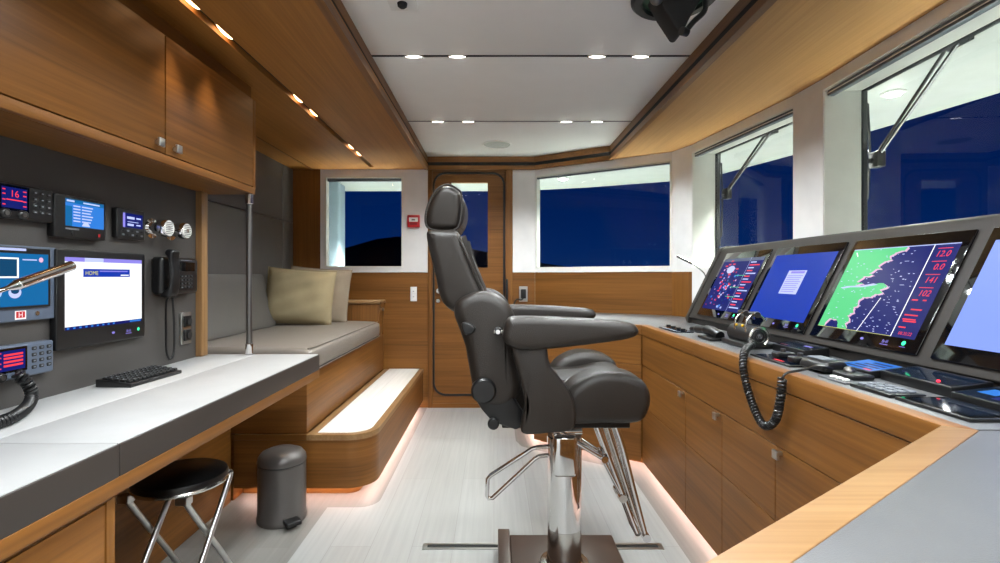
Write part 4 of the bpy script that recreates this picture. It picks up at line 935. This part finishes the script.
# ------------------------------------------------------------------ small fittings
t = thing('fire_alarm_point', 'red fire call point on the white far wall', 'fire alarm', frame((-.645, YB, 1.50), (1, 0, 0), (0, 0, 1)))
MB().box(-.049, .049, -.049, .049, 0, .03, M_red, .006).build('case', t)
b = MB(); b.box(-.036, .036, -.006, .028, .03, .032, M_plate, .001, 1); b.quad(-.014, .014, .004, .016, M_dsteel, .0324); b.quad(-.03, .03, -.03, -.012, mat('dark_red', (120, 10, 16), .4), .0304); b.build('label_window', t)
t = thing('light_switch', 'white two-rocker light switch on the teak far wall', 'switch', frame((-.647, YB, .915), (1, 0, 0), (0, 0, 1)))
MB().box(-.026, .026, -.058, .058, 0, .008, M_plate, .002).build('plate', t)
for y in (.022, -.022):
    b = MB(); b.box(-.013, .013, y-.018, y+.018, .008, .013, M_plate, .002); b.quad(-.006, .006, y-.002, y+.002, M_key, .0134); b.build('rocker', t)
t = thing('wall_socket', 'grey socket plate with black plug between the door and the wide window', 'socket', frame((.236, YB, .915), (1, 0, 0), (0, 0, 1)))
MB().box(-.034, .034, -.062, .062, 0, .008, M_steel, .002).build('plate', t)
MB().box(-.02, .02, -.035, .04, .008, .04, M_black, .006).build('plug', t)
b = MB(); b.tube(spline([(0, -.03, .03), (-.02, -.045, .05), (-.055, -.04, .06), (-.075, -.075, .055), (-.08, -.12, .04)]), .006, M_black, 8); b.build('cable', t)
t = thing('ceiling_speaker', 'round white speaker grille in the far ceiling panel', 'speaker', (.022, 3.64, ZC))
MB().lathe([(.108, .002), (.106, -.004), (.098, -.006), (.096, -.002)], M_ceil, 40).build('rim', t)
b = MB(); b.lathe([(.097, -.001), (.097, -.003), (0, -.004)], mat('speaker_mesh', (186, 188, 184), .7, bump=1, bscale=900), 40); b.build('grille', t)
t = thing('smoke_detector', 'small white detector with dark lens at the ceiling top left', 'detector', (-.32, 1.745, ZC))
MB().box(-.05, .05, -.05, .05, -.008, .0, M_plate, .004).build('plate', t)
MB().lathe([(.018, -.006), (.016, -.018), (.009, -.024), (0, -.025)], M_blackm, 24).build('lens', t)
t = thing('ceiling_searchlight_control', 'black and green searchlight control hanging from the ceiling', 'searchlight control', (.615, 1.70, ZC))
MB().lathe([(.145, 0), (.145, -.014), (.135, -.024), (.108, -.026), (.106, -.012), (.106, 0)], M_black, 48).build('rim', t)
MB().lathe([(.106, -.002), (.106, -.012), (.075, -.02), (.07, -.016), (0, -.016)], M_green, 48).build('green_ring', t)
b = MB(); b.prism([(-.085, -.016), (.085, -.016), (.06, -.06), (.03, -.11), (.012, -.15), (-.004, -.15), (-.05, -.08)], -.05, .04, M_blackm, 'y', .008); b.build('bracket', t)
b = MB(); b.tube(spline([(.08, -.055, -.05), (.075, -.06, -.09), (.04, -.06, -.125), (.015, -.055, -.155)]), .009, M_black, 10); b.cyl((0, -.06, -.155), (.022, -.05, -.155), .014, M_black, n=16); b.build('handle', t)
MB().ball((-.08, -.055, -.045), .022, M_dsteel, 16).build('knob', t)
# ------------------------------------------------------------------ world, camera, colour
w = bpy.data.worlds.new('dusk'); bpy.context.scene.world = w; w.use_nodes = True; nt = w.node_tree
tc = nt.nodes.new('ShaderNodeTexCoord'); sp = nt.nodes.new('ShaderNodeSeparateXYZ'); cr = nt.nodes.new('ShaderNodeValToRGB')
nt.links.new(tc.outputs['Generated'], sp.inputs[0]); nt.links.new(sp.outputs['Z'], cr.inputs[0]); nt.links.new(cr.outputs[0], nt.nodes['Background'].inputs[0])
e = cr.color_ramp.elements; e[0].position = 0; e[0].color = lin(4, 38, 94); e[1].position = 1; e[1].color = lin(1, 14, 52)
k = cr.color_ramp.elements.new(.12); k.color = lin(1, 30, 84)
k = cr.color_ramp.elements.new(.3); k.color = lin(0, 21, 68)
nt.nodes['Background'].inputs[1].default_value = .72
cam = bpy.data.cameras.new('camera'); co = bpy.data.objects.new('camera', cam); C.objects.link(co)
co.location = (0, 0, H); co.rotation_euler = (PI/2, 0, 0); cam.sensor_width = 36; cam.lens = 18; cam.shift_x = .006; cam.shift_y = -.0055; cam.clip_start = .01; cam.clip_end = 2000
sc = bpy.context.scene; sc.camera = co
vs_ = sc.view_settings; vs_.view_transform = 'Standard'; vs_.look = 'None'; vs_.gamma = 1; vs_.use_curve_mapping = False; vs_.exposure = .5
sc.cycles.max_bounces = 10; sc.cycles.diffuse_bounces = 8; sc.cycles.sample_clamp_indirect = 6; sc.cycles.caustics_reflective = False
